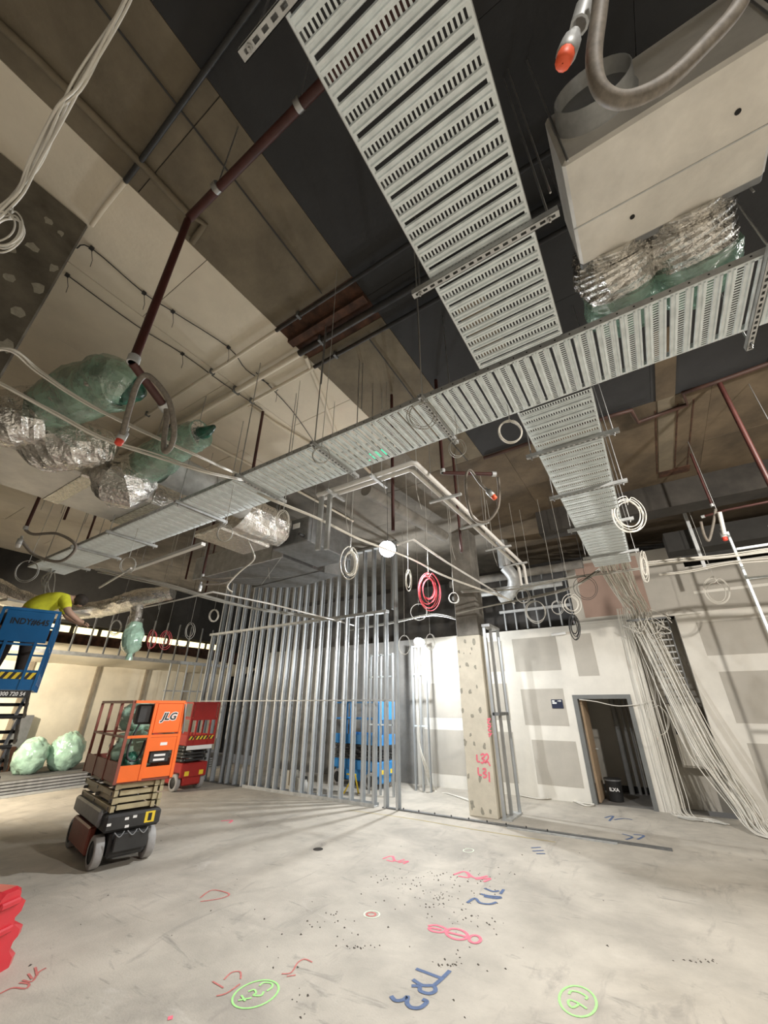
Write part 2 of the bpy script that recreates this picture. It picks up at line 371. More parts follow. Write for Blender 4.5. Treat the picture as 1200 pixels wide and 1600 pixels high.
# ------------------------------------------------------------------ cable trays
PITCH_T = .145
def tray_panel_mesh(wd):
    mb = MB(); m = .014
    prof = [(0, 0), (.008, 0), None, (.040, 0), (.044, -.012), (.051, -.012), (.055, 0), (.068, 0), (.072, -.012), (.082, -.012), (.086, 0), None, (.104, 0), (.108, -.012), (.118, -.012), (.122, 0), (.130, 0), (.134, -.008), (.141, -.008), (.145, 0)]
    def strip(a, b, v0, v1): mb.quad((a[0], v0, a[1]), (a[0], v1, a[1]), (b[0], v1, b[1]), (b[0], v0, b[1]))
    for i in range(len(prof) - 1):
        a, b = prof[i], prof[i + 1]
        if a and b and a != b:
            if a[1] == 0 and b[1] == 0: strip(a, b, 0, wd)
            else:
                strip(a, b, m, wd - m)
    for a, b in ((.040, .055), (.068, .086), (.104, .122), (.130, .145)):  # flat margins beside the beads, and bead ends
        strip((a, 0), (b, 0), 0, m); strip((a, 0), (b, 0), wd - m, wd)
        for v in (m, wd - m): mb.add([(a, v, 0), (a + .004, v, -.0115), (b - .004, v, -.0115), (b, v, 0)], [(0, 1, 2, 3)])
    ns = 27; p = (wd - 2 * m) / ns
    strip((.008, 0), (.040, 0), 0, m); strip((.008, 0), (.040, 0), wd - m, wd)
    for k in range(ns): strip((.008, 0), (.040, 0), m + k * p, m + k * p + p * .5)
    strip((.086, 0), (.104, 0), 0, m * 1.6); strip((.086, 0), (.104, 0), wd - m * 1.6, wd)
    me = mb.mesh('tray_panel', V((0, 0, 0))); me.materials.append(MATS['gal']); return me
PANEL_W = .61; PANEL = tray_panel_mesh(PANEL_W)
def tray(label, o, ang, length, rail=.05):
    # o: corner of the underside at the start; panels run along local +u
    t = thing('cable_tray', label, 'cable tray', o, ang, 'perforated cable trays under the ceiling')
    n = round(length / PITCH_T)
    for i in range(n):
        c = bpy.data.objects.new('tray_panel', PANEL); COL.objects.link(c); c.parent = t; c.location = (i * PITCH_T, 0, 0)
    L_ = n * PITCH_T
    for v, s in ((0, -1), (PANEL_W, 1)):
        mb = MB().box((0, v - .0015, 0), (L_, v + .0015, rail)); w2 = v - s * .012
        mb.box((0, min(v, w2), rail - .002), (L_, max(v, w2), rail)).build('side_rail', 'gal_dull', t, world=False)
        hb = MB(); k = .06
        while k < L_ - .03:
            hb.add([(k + .007 * math.cos(a), v + s * .0025, rail * .5 + .007 * math.sin(a)) for a in [j * math.pi / 3 for j in range(6)]], [(0, 1, 2, 3, 4, 5)]); k += .10
        h = hb.build('rail_hole', 'hole', t, world=False); h['kind'] = 'stuff'
    return t
tray('wide perforated cable tray overhead, nearest the camera, running away from it', (-.62 + .61 + .03, -.45, T), math.pi / 2, 2.78)
tray('long perforated cable tray crossing the whole hall from right to far left', (-9.6, 2.36, T - .003), 0, 11.75)
tray('perforated cable tray branching off the long tray toward the cable riser', (.12, 3.0, T), math.pi / 2, 5.2)
# slotted strut trapezes with threaded rods up to the soffit
def strut_mesh(mb, a, b, wd=.041, ht=.041):
    a, b = V(a), V(b); d = (b - a).normalized(); s = V((-d.y, d.x, 0)) * (wd / 2); L_ = (b - a).length; u = V((0, 0, ht))
    for sg in (-1, 1):
        mb.prism([a + s * sg, a + s * (sg * .86), b + s * (sg * .86), b + s * sg], u)
    mb.quad(a + s * .86 + u * .95, a - s * .86 + u * .95, b - s * .86 + u * .95, b + s * .86 + u * .95)
    def q(t0, t1, w0, w1): mb.quad(a + d * t0 + s * w0, a + d * t1 + s * w0, a + d * t1 + s * w1, a + d * t0 + s * w1)
    q(0, L_, -1, -.38); q(0, L_, .38, 1); t = 0
    while t < L_: q(t, min(t + .022, L_), -.38, .38); t += .05
def hanger(a, b, label, zr=ZC, rods=(.05, .05), end=.05):
    a, b = V(a), V(b); d = (b - a).normalized()
    t = thing('trapeze_hanger', label, 'hanger', (a + b) / 2, 0, 'slotted strut hangers under the trays')
    mb = MB(); strut_mesh(mb, a, b); mb.build('strut', 'gal_dull', t)
    for p in (a + d * rods[0], b - d * rods[1]):
        r = MB().cyl((p.x, p.y, a.z - .03), (p.x, p.y, zr - .002), .006, 6).build('threaded_rod', 'zinc_rod', t)
        MB().cyl((p.x, p.y, a.z - .012), (p.x, p.y, a.z - .001), .013, 6).build('nut', 'zinc_rod', r)
Zs = T - .05
hanger((-.80, .20, Zs), (.16, .20, Zs), 'slotted strut crossing the near overhead tray at the top edge of the picture')
hanger((-.72, 1.46, Zs), (.15, 1.46, Zs), 'slotted strut crossing the near overhead tray beside the insulated duct box')
names = ['first left of the tray crossing', 'second left of the tray crossing', 'third left of the tray crossing', 'fourth left of the tray crossing', 'fifth left of the tray crossing', 'sixth left of the tray crossing', 'seventh, at the far left end of the tray']
for nm, x in zip(names, (-1.11, -2.32, -3.46, -4.63, -6.4, -7.55, -8.7)):
    hanger((x, 2.28, Zs), (x, 3.06, Zs), 'slotted strut under the long tray, ' + nm, zr=4.61 if x == -6.4 else ZC)
hanger((1.13, 2.28, Zs), (1.13, 3.14, Zs), 'slotted strut under the long tray at the right edge of the picture')
for y, nm in ((3.70, 'nearest the long tray'), (4.80, 'second from the long tray'), (6.02, 'third from the long tray'), (7.5, 'at its far end above the cable drop')):
    hanger((-.60, y, Zs), (.26, y, Zs), 'slotted strut under the branch tray, ' + nm)
# ------------------------------------------------------------------ helpers for traced flat marks and distance-measured points
def at_a(x, y, a): return CAM + _ray(x, y) * (a / F_PX)      # a = distance along the view axis in metres
def ribbon(mb, pts, wd, n, closed=False):
    n = V(n); m = len(pts); vs = []
    for i, p in enumerate(pts):
        a = pts[i - 1] if (i or closed) else pts[0]; b = pts[(i + 1) % m] if (i < m - 1 or closed) else pts[-1]
        s = (b - a).cross(n); s = s.normalized() * wd / 2 if s.length > 1e-7 else V((wd / 2, 0, 0)); vs += [p - s, p + s]
    fs = [(2 * i, 2 * i + 1, 2 * ((i + 1) % m) + 1, 2 * ((i + 1) % m)) for i in range(m if closed else m - 1)]
    fs = [f if (vs[f[1]] - vs[f[0]]).cross(vs[f[2]] - vs[f[0]]).dot(n) > 0 else f[::-1] for f in fs]
    mb.add(vs, fs)
def strokes(polys, fn, coord, wd, n, lift=.0025):
    mb = MB()
    for k, pl in enumerate(polys):
        cl = pl[0] == pl[-1] and len(pl) > 3
        pts = [fn(x, y, coord) + V(n) * (lift + .0004 * k) for x, y in (pl[:-1] if cl else pl)]
        ribbon(mb, smooth_path(pts, 5, cl) if len(pts) > 2 else pts, wd, n, cl)
    return mb
# ------------------------------------------------------------------ steel stud framing
def c_stud_mesh(h, dep=.064, fl=.036, flip=1):
    mb = MB(); t = .0015
    mb.box((-t * flip if flip < 0 else 0, -dep / 2, 0), (t if flip > 0 else 0, dep / 2, h))
    for s in (-1, 1):
        y0, y1 = (dep / 2 - t, dep / 2) if s > 0 else (-dep / 2, -dep / 2 + t)
        mb.box((0, y0, 0), (fl, y1, h)); 
        ya, yb = (y0 - .008, y0) if s > 0 else (y1, y1 + .008)
        mb.box((fl - t, ya, 0), (fl, yb, h))
    me = mb.mesh('stud', V((0, 0, 0))); me.materials.append(MATS['stud_steel']); return me
def put(me, name, parent, loc, rz=0.):
    o = bpy.data.objects.new(name, me); COL.objects.link(o); o.parent = parent; o.location = V(loc) - parent.location; o.rotation_euler = (0, 0, rz); return o
SX = [-12.58, -12.24, -11.81, -11.45, -11.04, -10.79, -10.46, -10.13, -9.81, -9.5, -9.16, -8.9, -8.62, -8.3, -7.99, -7.69, -7.4, -7.08, -6.77, -6.46, -6.14, -5.83, -5.52]
PY = 8.66
part = thing('stud_partition', 'tall row of bare galvanised wall studs crossing the middle of the hall', 'stud wall', (-9, PY, 0))
S_low = c_stud_mesh(4.12, .15, .045); S_up = c_stud_mesh(1.80, .15, .05); S_full = c_stud_mesh(6.05, .15, .045)
for x in SX: put(S_low, 'stud', part, (x, PY, .02))
put(S_full, 'stud', part, (-5.22, PY, .02))
for i, x in enumerate(SX): put(S_up, 'upper_stud', part, (x + .12, PY + .16, 4.22))
MB().box((-12.7, PY - .078, 4.12), (-5.45, PY + .078, 4.19)).build('head_track', 'gal_dull', part)
MB().box((-12.7, PY + .08, 6.02), (-5.2, PY + .24, 6.09)).build('head_track', 'gal_dull', part)
bt = MB().box((-10.0, PY - .095, .0), (-5.75, PY + .095, .022)).box((-10.0, PY - .097, .022), (-5.75, PY - .090, .07)).box((-10.0, PY + .088, .022), (-5.75, PY + .095, .07)); bt.build('bottom_track', 'gal_dull', part)
MB().box((-12.7, PY - .08, 0), (-10.0, PY + .08, .02)).build('bottom_track', 'gal_dark', part)
MB().box((-12.6, PY - .10, 2.07), (-5.3, PY - .078, 2.095)).build('noggin', 'gal_dull', part)
# bottom track lying on past the pillar, with anchor bolts
trk = thing('floor_track', 'long grey steel bottom track lying on the floor past the painted column', 'floor track', (-3, 8.72, 0))
tp = MB()
for a, b in (((-5.6, 8.69), (-3.0, 8.72)), ((-3.0, 8.72), (-.42, 8.76))): tp.bar((*a, .012), (*b, .012), .085, .024)
tp.build('channel', 'gal_dark', trk)
for i in range(9):
    x = -5.1 + i * .36; MB().cyl((x, 8.70, .024), (x, 8.70, .05), .012, 6).build('anchor_bolt', 'lift_black', trk)
mb = MB().bar((-2.9, 8.62, .008), (-1.15, 8.66, .008), .07, .016); tag(mb.build('steel_offcut', 'gal_dull'), 'loose galvanised track offcut lying beside the floor track', 'track offcut')
mb = strokes([[(545, 1266), (640, 1279), (745, 1297), (868, 1316)]], at_z, 0, .018, (0, 0, 1)); tag(mb.build('string_line', 'tape_yellow'), 'yellow string line lying on the floor along the floor track', 'string line')
# frames behind the partition
def frame(label, xs, y, z1, hz, cat='stud frame', dep=.064):
    t = thing('steel_framing', label, cat, (sum(xs) / len(xs), y, 0)); me = c_stud_mesh(z1, dep)
    for x in xs: put(me, 'stud', t, (x, y, 0))
    for z in hz: MB().box((xs[0], y - .032, z), (xs[-1] + .03, y - .012, z + .035)).build('cross_rail', 'gal', t)
    return t
fx = [at_y(p, 1120, 10.7).x for p in (646, 657, 668)]
frame('small galvanised stud frame standing before the bright rear plasterboard', fx, 10.7, 3.55, (1.45, 2.75, 3.5))
fx = [at_y(p, 1120, 9.7).x for p in (577, 594, 613)]
frame('galvanised stud frame with cross rails beside the blue lift', fx, 9.7, 3.25, (1.5, 2.65, 3.2))
# short return of studs right of the column
rt = thing('stud_return', 'narrow galvanised stud return leaning on the painted column', 'stud wall', (-3.05, 9.3, 0)); me = c_stud_mesh(3.6)
for p in ((-3.10, 9.10), (-3.06, 9.42), (-2.98, 9.72)): put(me, 'stud', rt, (*p, 0), math.pi / 2)
MB().box((-3.13, 9.05, 3.6), (-2.94, 9.78, 3.66)).build('head_track', 'gal_dull', rt)
MB().box((-3.13, 9.05, 0), (-2.94, 9.78, .03)).build('bottom_track', 'gal_dull', rt)
MB().box((-3.11, 9.10, 1.78), (-2.96, 9.75, 1.84)).build('bracket', 'gal_dark', rt)
# ------------------------------------------------------------------ columns
col = struct(MB().bev((-3.79, 9.06, 0), (-3.21, 9.62, 3.44), .012).build('column_1', 'concrete_paint'), 'square concrete column with cream painted lower part and pink writing')
MB().bev((-3.77, 9.08, 3.44), (-3.23, 9.60, ZC), .012).build('raw_shaft', 'concrete_raw', col, 'raw grey concrete upper shaft')
def chips(wallo, fn, coord, n, px, m, sx=1.):
    for (x, y, r) in px:
        c = fn(x, y, coord); nrm = V(n); u = nrm.cross(V((0, 0, 1))).normalized(); w_ = V((0, 0, 1)); k = 9
        rr = [r * .8 * random.uniform(.55, 1.25) for _ in range(k)]
        pts = [c + (u * math.cos(2 * math.pi * i / k) * rr[i] * sx + w_ * math.sin(2 * math.pi * i / k) * rr[i] * 1.25) for i in range(k)]
        MB().prism(pts, nrm * .003).build('repair_patch', m, wallo)
chips(col, at_y, 9.058, (0, -1, 0), [(727, 1002, .05), (740, 1003, .07), (737, 1013, .04), (725, 1021, .02), (735, 1021, .02), (717, 1018, .04), (730, 1038, .06), (743, 1042, .05), (719, 1042, .03), (721, 1079, .06), (735, 1081, .06), (745, 1073, .04), (750, 1109, .06), (723, 1110, .05), (738, 1119, .05), (735, 1148, .04), (727, 1160, .06), (741, 1162, .05), (757, 1165, .06), (732, 1212, .05), (750, 1217, .07), (738, 1258, .08), (754, 1269, .07), (766, 1268, .05)], 'patch', .8)
st = strokes([[(745, 1179), (746, 1189), (750, 1190)], [(751, 1180), (755, 1178), (757, 1182), (753, 1185), (757, 1188), (754, 1192), (751, 1191)], [(757, 1181), (761, 1178), (763, 1184), (758, 1192), (762, 1190), (766, 1197)]], at_y, 9.055, .03, (0, -1, 0)); st.build('painted_writing', 'paint_pink', col, 'pink spray-painted L32')
st = strokes([[(747, 1199), (748, 1210), (753, 1211)], [(754, 1202), (758, 1201), (759, 1205), (755, 1208), (760, 1211), (758, 1215), (755, 1214)], [(764, 1206), (765, 1222)]], at_y, 9.055, .03, (0, -1, 0)); st.build('painted_writing', 'paint_pink', col, 'pink spray-painted L31')
st = strokes([[(761, 1124), (766, 1123), (762, 1129), (767, 1131)], [(762, 1135), (767, 1134), (763, 1141), (768, 1142)], [(763, 1147), (768, 1146), (764, 1151)]], at_y, 9.052, .025, (0, -1, 0)); st.build('painted_writing', 'paint_pink', col, 'faint pink spray-painted writing')
c2 = struct(MB().bev((-4.25, -.55, 0), (-3.53, .29, ZC), .015).build('column_2', 'concrete_left'), 'dark raw concrete column at the left edge with round formwork patches')
chips(c2, at_x, -3.532, (1, 0, 0), [(83, 418, .05), (60, 450, .055), (30, 490, .06), (12, 433, .05), (50, 385, .05), (75, 345, .05), (20, 390, .045), (95, 365, .03), (8, 540, .06)], 'patch', 1.)
# ------------------------------------------------------------------ canvas screen at the far left
tent = struct(MB().box((-16.4, 2.5, .3), (-16.3, 12.5, 3.35)).build('wall_canvas', 'tent'), 'cream canvas hoarding screen at the far left')
n = 26; mb = MB(); vs = []
for i in range(n + 1):
    y = 2.5 + i * 10 / n
    for j in range(5):
        t = j / 4; z = 3.62 - .45 * t - .10 * math.sin(math.pi * t) * (1 + .6 * math.sin(i * 1.3)) - .25 * max(0, (i - 17) / 9) * (1 - t); vs.append((-14.6 - 1.75 * (1 - (1 - t) ** 1.5), y, z))
mb.add(vs, [(i * 5 + j, i * 5 + j + 1, (i + 1) * 5 + j + 1, (i + 1) * 5 + j) for i in range(n) for j in range(4)], True)
mb.add([v + V((0, 0, .012)) for v in mb.v], [tuple(reversed(f)) for f in mb.f], True)
mb.build('canvas_valance', 'tent', tent, 'sagging cream canvas roof edge')
for y in (5.0, 6.9, 8.6, 10.2):
    MB().box((-16.3, y, .3), (-16.22, y + .10, 3.3)).build('canvas_seam', 'seam', tent)
MB().box((-16.2, 5.1, .3), (-16.05, 5.5, 1.7)).build('post', 'lift_grey', tent); MB().box((-16.04, 5.05, .3), (-15.94, 5.3, .9)).build('post_foot', 'rust', tent)
hd = thing('steel_header', 'grey steel header track over the canvas opening at the far left', 'header', (-14.0, 7.2, 3.2))
MB().box((-14.06, 2.0, 3.26), (-13.96, 10.6, 3.36)).build('track', 'gal_dull', hd)
me_d = c_stud_mesh(1.2, .05); me_d.materials[0] = MATS['gal_dark']  # darker steel: the shadow on these studs is in their colour
for i in range(13): put(me_d, 'stud', hd, (-13.98, 4.6 + i * .45, 3.36), math.pi / 2)
dk = struct(MB().box((-15.3, 2.0, 3.5), (-15.2, 12.5, 4.0)).build('wall_bulkhead', 'rust'), 'dark brown bulkhead over the canvas screen')
struct(MB().box((-15.4, 2.0, 4.32), (-15.2, 12.5, ZC)).build('wall_bulkhead', 'void'), 'black upper bulkhead at the far left')
lw = struct(MB().box((-16.3, 2.5, 3.35), (-16.26, 12.5, ZC)).build('glow_slot_1', 'void'), 'warm glowing strips added for the lit area beyond, above the canvas screen')
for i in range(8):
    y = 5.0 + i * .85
    MB().box((-16.26, y, 4.16), (-16.2, y + .70, 4.36)).build('glow_strip', 'slot_glow', lw)  # emissive strips stand in for the lit surface beyond the slot
ps = thing('stud_partition', 'short row of studs between the canvas screen and the tall partition', 'stud wall', (-14, 9, 0)); me = c_stud_mesh(3.26)
for y in (8.15, 8.45, 8.75, 9.05, 9.35, 9.65): put(me, 'stud', ps, (-13.95, y, 0), math.pi / 2)
MB().box((-13.98, 8.1, 2.38), (-13.95, 9.75, 2.42)).build('noggin', 'gal_dull', ps)
st = struct(MB().box((-18, -2, 0), (-14.0, 11.4, .30)).build('floor', 'block_dark'), 'low raised step in front of the canvas screen')
for i in range(4): MB().box((-13.998, -2, .03 + i * .07), (-13.98, 10.6, .075 + i * .07)).build('riser_slat', 'gal_dull', st)
MB().box((-13.98, -2, 0), (-13.6, 10.6, .012)).build('edge_strip', 'gal_dull', st)
# ------------------------------------------------------------------ sign by the door
a = at_y(861, 1093, WY); b = at_y(881, 1107, WY)
sg = thing('door_sign', 'small navy room sign with white arrow on the wall beside the doorway', 'sign', (a.x, WY - .02, b.z))
MB().bev((a.x, WY - .02, b.z), (b.x, WY - .004, a.z), .003).build('plate', 'sign_navy', sg)
w_, h_ = b.x - a.x, a.z - b.z
for x0, x1, z0, z1 in ((.08, .30, .74, .90), (.08, .46, .52, .68)): MB().box((a.x + w_ * x0, WY - .023, b.z + h_ * z0), (a.x + w_ * x1, WY - .02, b.z + h_ * z1)).build('lettering', 'print_white', sg)
ar = [(.58, .79), (.76, .79), (.76, .72), (.92, .83), (.76, .94), (.76, .87), (.58, .87)]
MB().prism([V((a.x + w_ * x, WY - .02, b.z + h_ * z)) for x, z in ar], (0, -.003, 0)).build('arrow', 'print_white', sg)
# bucket and pipes in the small room
bx, by = DX0 + .36, WY + .62
bk = thing('paint_bucket', 'black plastic drum with white lettering inside the doorway', 'bucket', (bx, by, .001))
MB().lathe((bx, by, .002), (0, 0, 1), [(0, .001), (0, .15), (.02, .155), (.40, .175), (.42, .185), (.44, .185), (.44, .17), (.43, .001)], 20).build('drum', 'lift_black', bk)
MB().lathe((bx, by, .40), (0, 0, 1), [(0, .178), (.015, .19), (.03, .178)], 20).build('rim', 'lift_grey', bk)
text('lettering', 'ILXA', .095, 'print_white', bk, (0.02, -.182, .24), (1, 0, 0), (0, 0, 1), .003)
for dx_, r in ((.62, .06), (.80, .035), (.92, .025)):
    o = MB().cyl((DX0 + dx_, WY + 1.72, .001), (DX0 + dx_, WY + 1.72, 2.49), r, 14).build('drain_pipe', 'block_grey'); tag(o, {.62: 'widest grey drain pipe', .80: 'middle grey drain pipe', .92: 'thinnest grey drain pipe'}[dx_] + ' rising in the small room behind the doorway', 'pipe', 'pipes in the small room')
# riser cupboard and ladder in the recess
cb = thing('riser_cupboard', 'pale grey electrical cupboard at the foot of the cable riser', 'cupboard', (.30, WY + .4, .55))
MB().bev((.02, WY + .30, .78), (.62, WY + .6, 2.0), .008).build('body', 'plaster_grey', cb); MB().bev((.05, WY + .285, .82), (.59, WY + .30, 1.96), .004).build('door', 'plaster_white', cb)
MB().box((.07, WY + .27, 1.40), (.10, WY + .285, 1.52)).build('handle', 'lift_black', cb)
ld = thing('cable_ladder', 'upright steel cable ladder inside the riser recess', 'cable ladder', (.3, WY + .35, 2.0))
for x in (.08, .55): MB().box((x - .012, WY + .28, 2.02), (x + .012, WY + .34, 3.9)).build('side_rail', 'gal_dark', ld)
for i in range(13): MB().box((.08, WY + .30, 2.1 + i * .14), (.55, WY + .325, 2.13 + i * .14)).build('rung', 'gal_dull', ld)
# ------------------------------------------------------------------ scissor lifts (local +X is the end that faces the viewer, origin on the floor)
def wheel(t, x, y, side, r=.19, wd=.11):
    w_ = MB().lathe((x, y - side * wd / 2, r), (0, side, 0), [(0, r * .62), (0, r * .95), (.012, r), (wd - .012, r), (wd, r * .95), (wd, r * .66)], 22).build('wheel', 'tyre', t, world=False)
    h = MB().lathe((0, -side * wd * .42, r), (0, side, 0), [(0, .001), (0, r * .64), (wd * .86, r * .66), (wd * .80, r * .4), (wd * .96, r * .22), (wd * .96, .001)], 14).build('hub', 'lift_black', w_, world=False)
    return w_
def rails(t, m, x0, x1, y0, y1, z0, z1, zm, r=.02, ends=(True, True), posts=3):
    for y in (y0, y1):
        MB().bar((x0, y, z1), (x1, y, z1), 2 * r, 2 * r).build('guard_rail', m, t, world=False); MB().bar((x0, y, zm), (x1, y, zm), 1.5 * r, 1.5 * r).build('mid_rail', m, t, world=False)
        for i in range(posts):
            x = x0 + (x1 - x0) * i / (posts - 1); MB().bar((x, y, z0), (x, y, z1 - r), 2 * r, 2 * r).build('rail_post', m, t, world=False)
    for x, e in ((x0, ends[0]), (x1, ends[1])):
        if e:
            MB().bar((x, y0 + r, z1), (x, y1 - r, z1), 2 * r, 2 * r).build('end_rail', m, t, world=False); MB().bar((x, y0 + r, zm), (x, y1 - r, zm), 1.5 * r, 1.5 * r).build('mid_rail', m, t, world=False)
def hazard(t, x, y0, y1, z0, z1, n=7):
    MB().box((x, y0, z0), (x + .004, y1, z1)).build('hazard_strip', 'lift_black', t, world=False)
    s = (y1 - y0) / n
    for i in range(n):
        a = y0 + i * s; MB().prism([(x + .004, a, z0), (x + .004, a + s * .5, z0), (x + .004, min(a + s * 1.0, y1), z1), (x + .004, a + s * .5, z1)], (.002, 0, 0)).build('hazard_bar', 'yellow', t, world=False)
def folded_stack(t, L, W, z0, z1, n, m):
    h = (z1 - z0) / n
    for i in range(n):
        z = z0 + i * h
        for s in (-1, 1):
            y = s * (W - .05 - .05 * (i % 2))
            MB().bev((-L, y - .022, z + .008), (L, y + .022, z + h - .008), .006).build('scissor_arm', m, t, world=False)
        for x in (-L * .92, 0, L * .92): MB().cyl((x, -W + .02, z + h * .5), (x, W - .02, z + h * .5), .022, 8).build('pivot_pin', 'lift_grey', t, world=False)
        MB().bev((L - .06, -W + .12, z + .012), (L - .02, W - .12, z + h - .012), .004).build('cross_tube', m, t, world=False)
# --- orange lift in front
c = V((-6.83, 3.92, 0)); ax = V((.978, -.205, 0)).normalized(); rz = math.atan2(ax.y, ax.x)
cen = c - ax * .78
J = thing('scissor_lift', 'orange scissor lift with black lettered panel and bags of plastic aboard, on the near floor', 'scissor lift', cen, rz, 'scissor lifts')
for x in (-.66, .66):
    for s in (-1, 1): wheel(J, x, s * .325, s)
MB().bev((-.86, -.24, .12), (.86, .24, .42), .03).build('chassis', 'lift_black', J, world=False)
MB().bev((-.88, -.36, .42), (.90, .36, .62), .03).build('chassis_top', 'lift_black', J, world=False)
MB().bev((-.62, -.395, .10), (.40, -.30, .42), .02).build('side_tray', 'jlg_shade', J, 'swing-out side tray in orange darkened as if shaded', world=False)
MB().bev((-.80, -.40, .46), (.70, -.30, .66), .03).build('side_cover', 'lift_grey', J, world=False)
MB().bev((.90, -.20, .20), (.95, .22, .40), .01).build('end_box', 'lift_black', J, world=False)
for y in (-.16, .0, .14): MB().tube(smooth_path([(.93, y - .06, .42), (.97, y, .37), (.93, y + .06, .42)], 4), .008, 5).build('cable_loop', 'lift_grey', J, world=False)
MB().box((.901, .14, .47), (.905, .27, .60)).build('warning_label', 'yellow', J, world=False)
MB().box((.905, .18, .49), (.907, .23, .58)).build('warning_print', 'print_black', J, world=False)
for y0, z0 in ((-.12, .54), (-.02, .55), (-.10, .45), (-.33, .50)): MB().box((.901, y0, z0), (.904, y0 + .05, z0 + .03)).build('label', 'print_white', J, world=False)
folded_stack(J, .84, .36, .64, .98, 4, 'lift_cream')
for z in (.68, .77, .86, .94):
    for y in (-.30, .22, .30): MB().bar((.85, y, z - .035), (.85, y, z + .035), .05, .03).build('lug', 'lift_cream', J, world=False)
zp = .98
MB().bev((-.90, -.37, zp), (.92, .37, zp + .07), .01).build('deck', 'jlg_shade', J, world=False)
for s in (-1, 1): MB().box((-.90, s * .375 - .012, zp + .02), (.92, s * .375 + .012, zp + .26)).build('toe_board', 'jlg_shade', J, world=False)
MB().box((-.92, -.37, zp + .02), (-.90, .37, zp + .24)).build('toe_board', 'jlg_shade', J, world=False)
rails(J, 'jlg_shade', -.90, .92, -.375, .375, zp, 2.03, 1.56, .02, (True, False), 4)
xe = .925
MB().bar((xe, -.36, 2.03), (xe, .37, 2.03), .04, .04).build('end_rail', 'jlg_orange', J, world=False)
MB().bar((xe, -.36, 1.56), (xe, .37, 1.56), .035, .035).build('end_rail', 'jlg_orange', J, world=False)
MB().bev((xe - .01, -.03, 1.60), (xe + .012, .36, 2.01), .006).build('end_panel', 'jlg_orange', J, world=False)
lp = MB().box((xe - .01, -.05, 1.36), (xe + .012, .36, 1.54)).box((xe - .01, -.05, 1.02), (xe + .012, .36, 1.16)).box((xe - .01, -.05, 1.16), (xe + .012, -.01, 1.36)).box((xe - .01, .32, 1.16), (xe + .012, .36, 1.36)); lp.build('gate_panel', 'jlg_orange', J, world=False)
MB().box((xe - .01, -.37, 1.0), (xe + .01, -.05, 1.20)).build('kick_panel', 'jlg_orange', J, world=False)
MB().bar((xe, -.06, 1.0), (xe, -.06, 2.02), .045, .04).build('gate_post', 'jlg_orange', J, world=False); MB().bar((xe, .375, 1.0), (xe, .375, 2.02), .045, .04).build('gate_post', 'jlg_orange', J, world=False)
text('lettering', 'JLG', .14, 'print_white', J, (xe + .012, .165, 1.82), (0, 1, 0), (0, 0, 1), .014, .002, .25)
text('lettering', 'JLG', .14, 'print_black', J, (xe + .012, .165, 1.82), (0, 1, 0), (0, 0, 1), .004, .004, .25)
MB().box((xe + .012, .12, 1.43), (xe + .015, .22, 1.47)).build('label', 'print_white', J, world=False)
MB().bev((xe - .12, .02, 1.20), (xe - .03, .30, 1.35), .01).build('document_box', 'lift_black', J, world=False)
for z in (1.30, 1.24): MB().box((xe - .03, .08, z - .014), (xe - .026, .24, z + .014)).build('label', 'print_white', J, world=False)
MB().bev((.70, -.28, 1.72), (.86, -.02, 2.00), .03).build('control_box', 'lift_black', J, world=False)
MB().tube(smooth_path([(.80, -.2, 1.72), (.84, -.28, 1.45), (.86, -.26, 1.28), (.84, -.12, 1.26), (.80, -.06, 1.5)], 6), .016, 7).build('control_cable', 'lift_black', J, world=False)
MB().tube(smooth_path([(.94, .375, 2.0), (.97, .40, 1.75), (.95, .42, 1.58)], 5), .012, 6).build('gate_chain', 'lift_grey', J, world=False)
# crumpled plastic
def blob(name, c, r, m, label, cat, seed, amp=.22, fr=2.4, group=None, parent=None, nu=40, nv=26):
    vs = []; c = V(c)
    for j in range(nv + 1):
        th = math.pi * j / nv
        for i in range(nu):
            ph = 2 * math.pi * i / nu; d = V((math.sin(th) * math.cos(ph), math.sin(th) * math.sin(ph), math.cos(th)))
            k = 1 + amp * noise.noise(d * fr + V((seed, seed * .7, 0))) + amp * .5 * (1 - 2.2 * abs(noise.noise(d * fr * 2.2 + V((0, seed, 3))))) + amp * .2 * noise.noise(d * fr * 6 + V((seed, 1, 3)))
            p = V((d.x * r[0], d.y * r[1], d.z * r[2])) * k; p.z = max(p.z, -r[2] * .9); vs.append(c + p)
    fs = [(j * nu + i, (j + 1) * nu + i, (j + 1) * nu + (i + 1) % nu, j * nu + (i + 1) % nu) for j in range(nv) for i in range(nu)]
    o = MB().add(vs, fs, True).build(name, m, parent)
    if label: tag(o, label, cat, group)
    return o
def on_lift(p): return cen + ax * p[0] + V((-ax.y, ax.x, 0)) * p[1] + V((0, 0, p[2]))
blob('plastic_bag', on_lift((.25, -.05, 1.31)), (.40, .28, .28), 'green_bag', 'large crumpled pale green plastic bag on the deck of the orange lift', 'plastic bag', 1, group='plastic bags')
blob('plastic_bag', on_lift((.0, .0, 1.80)), (.30, .26, .22), 'green_bag', 'upper crumpled plastic bag piled on the orange lift behind the control box', 'plastic bag', 5, group='plastic bags')
blob('plastic_bag', on_lift((.78, -.20, 1.19)), (.09, .12, .15), 'green_dark', 'small dark plastic bag at the gate of the orange lift', 'plastic bag', 9, group='plastic bags')
blob('plastic_bag', (-15.0, 5.38, .30 + .40), (.40, .36, .44), 'green_bag', 'left one of two green plastic bags on the step by the canvas screen', 'plastic bag', 3, .15, group='plastic bags')
blob('plastic_bag', (-15.0, 6.22, .30 + .44), (.42, .42, .49), 'green_bag', 'right one of two green plastic bags on the step by the canvas screen', 'plastic bag', 8, .15, group='plastic bags')
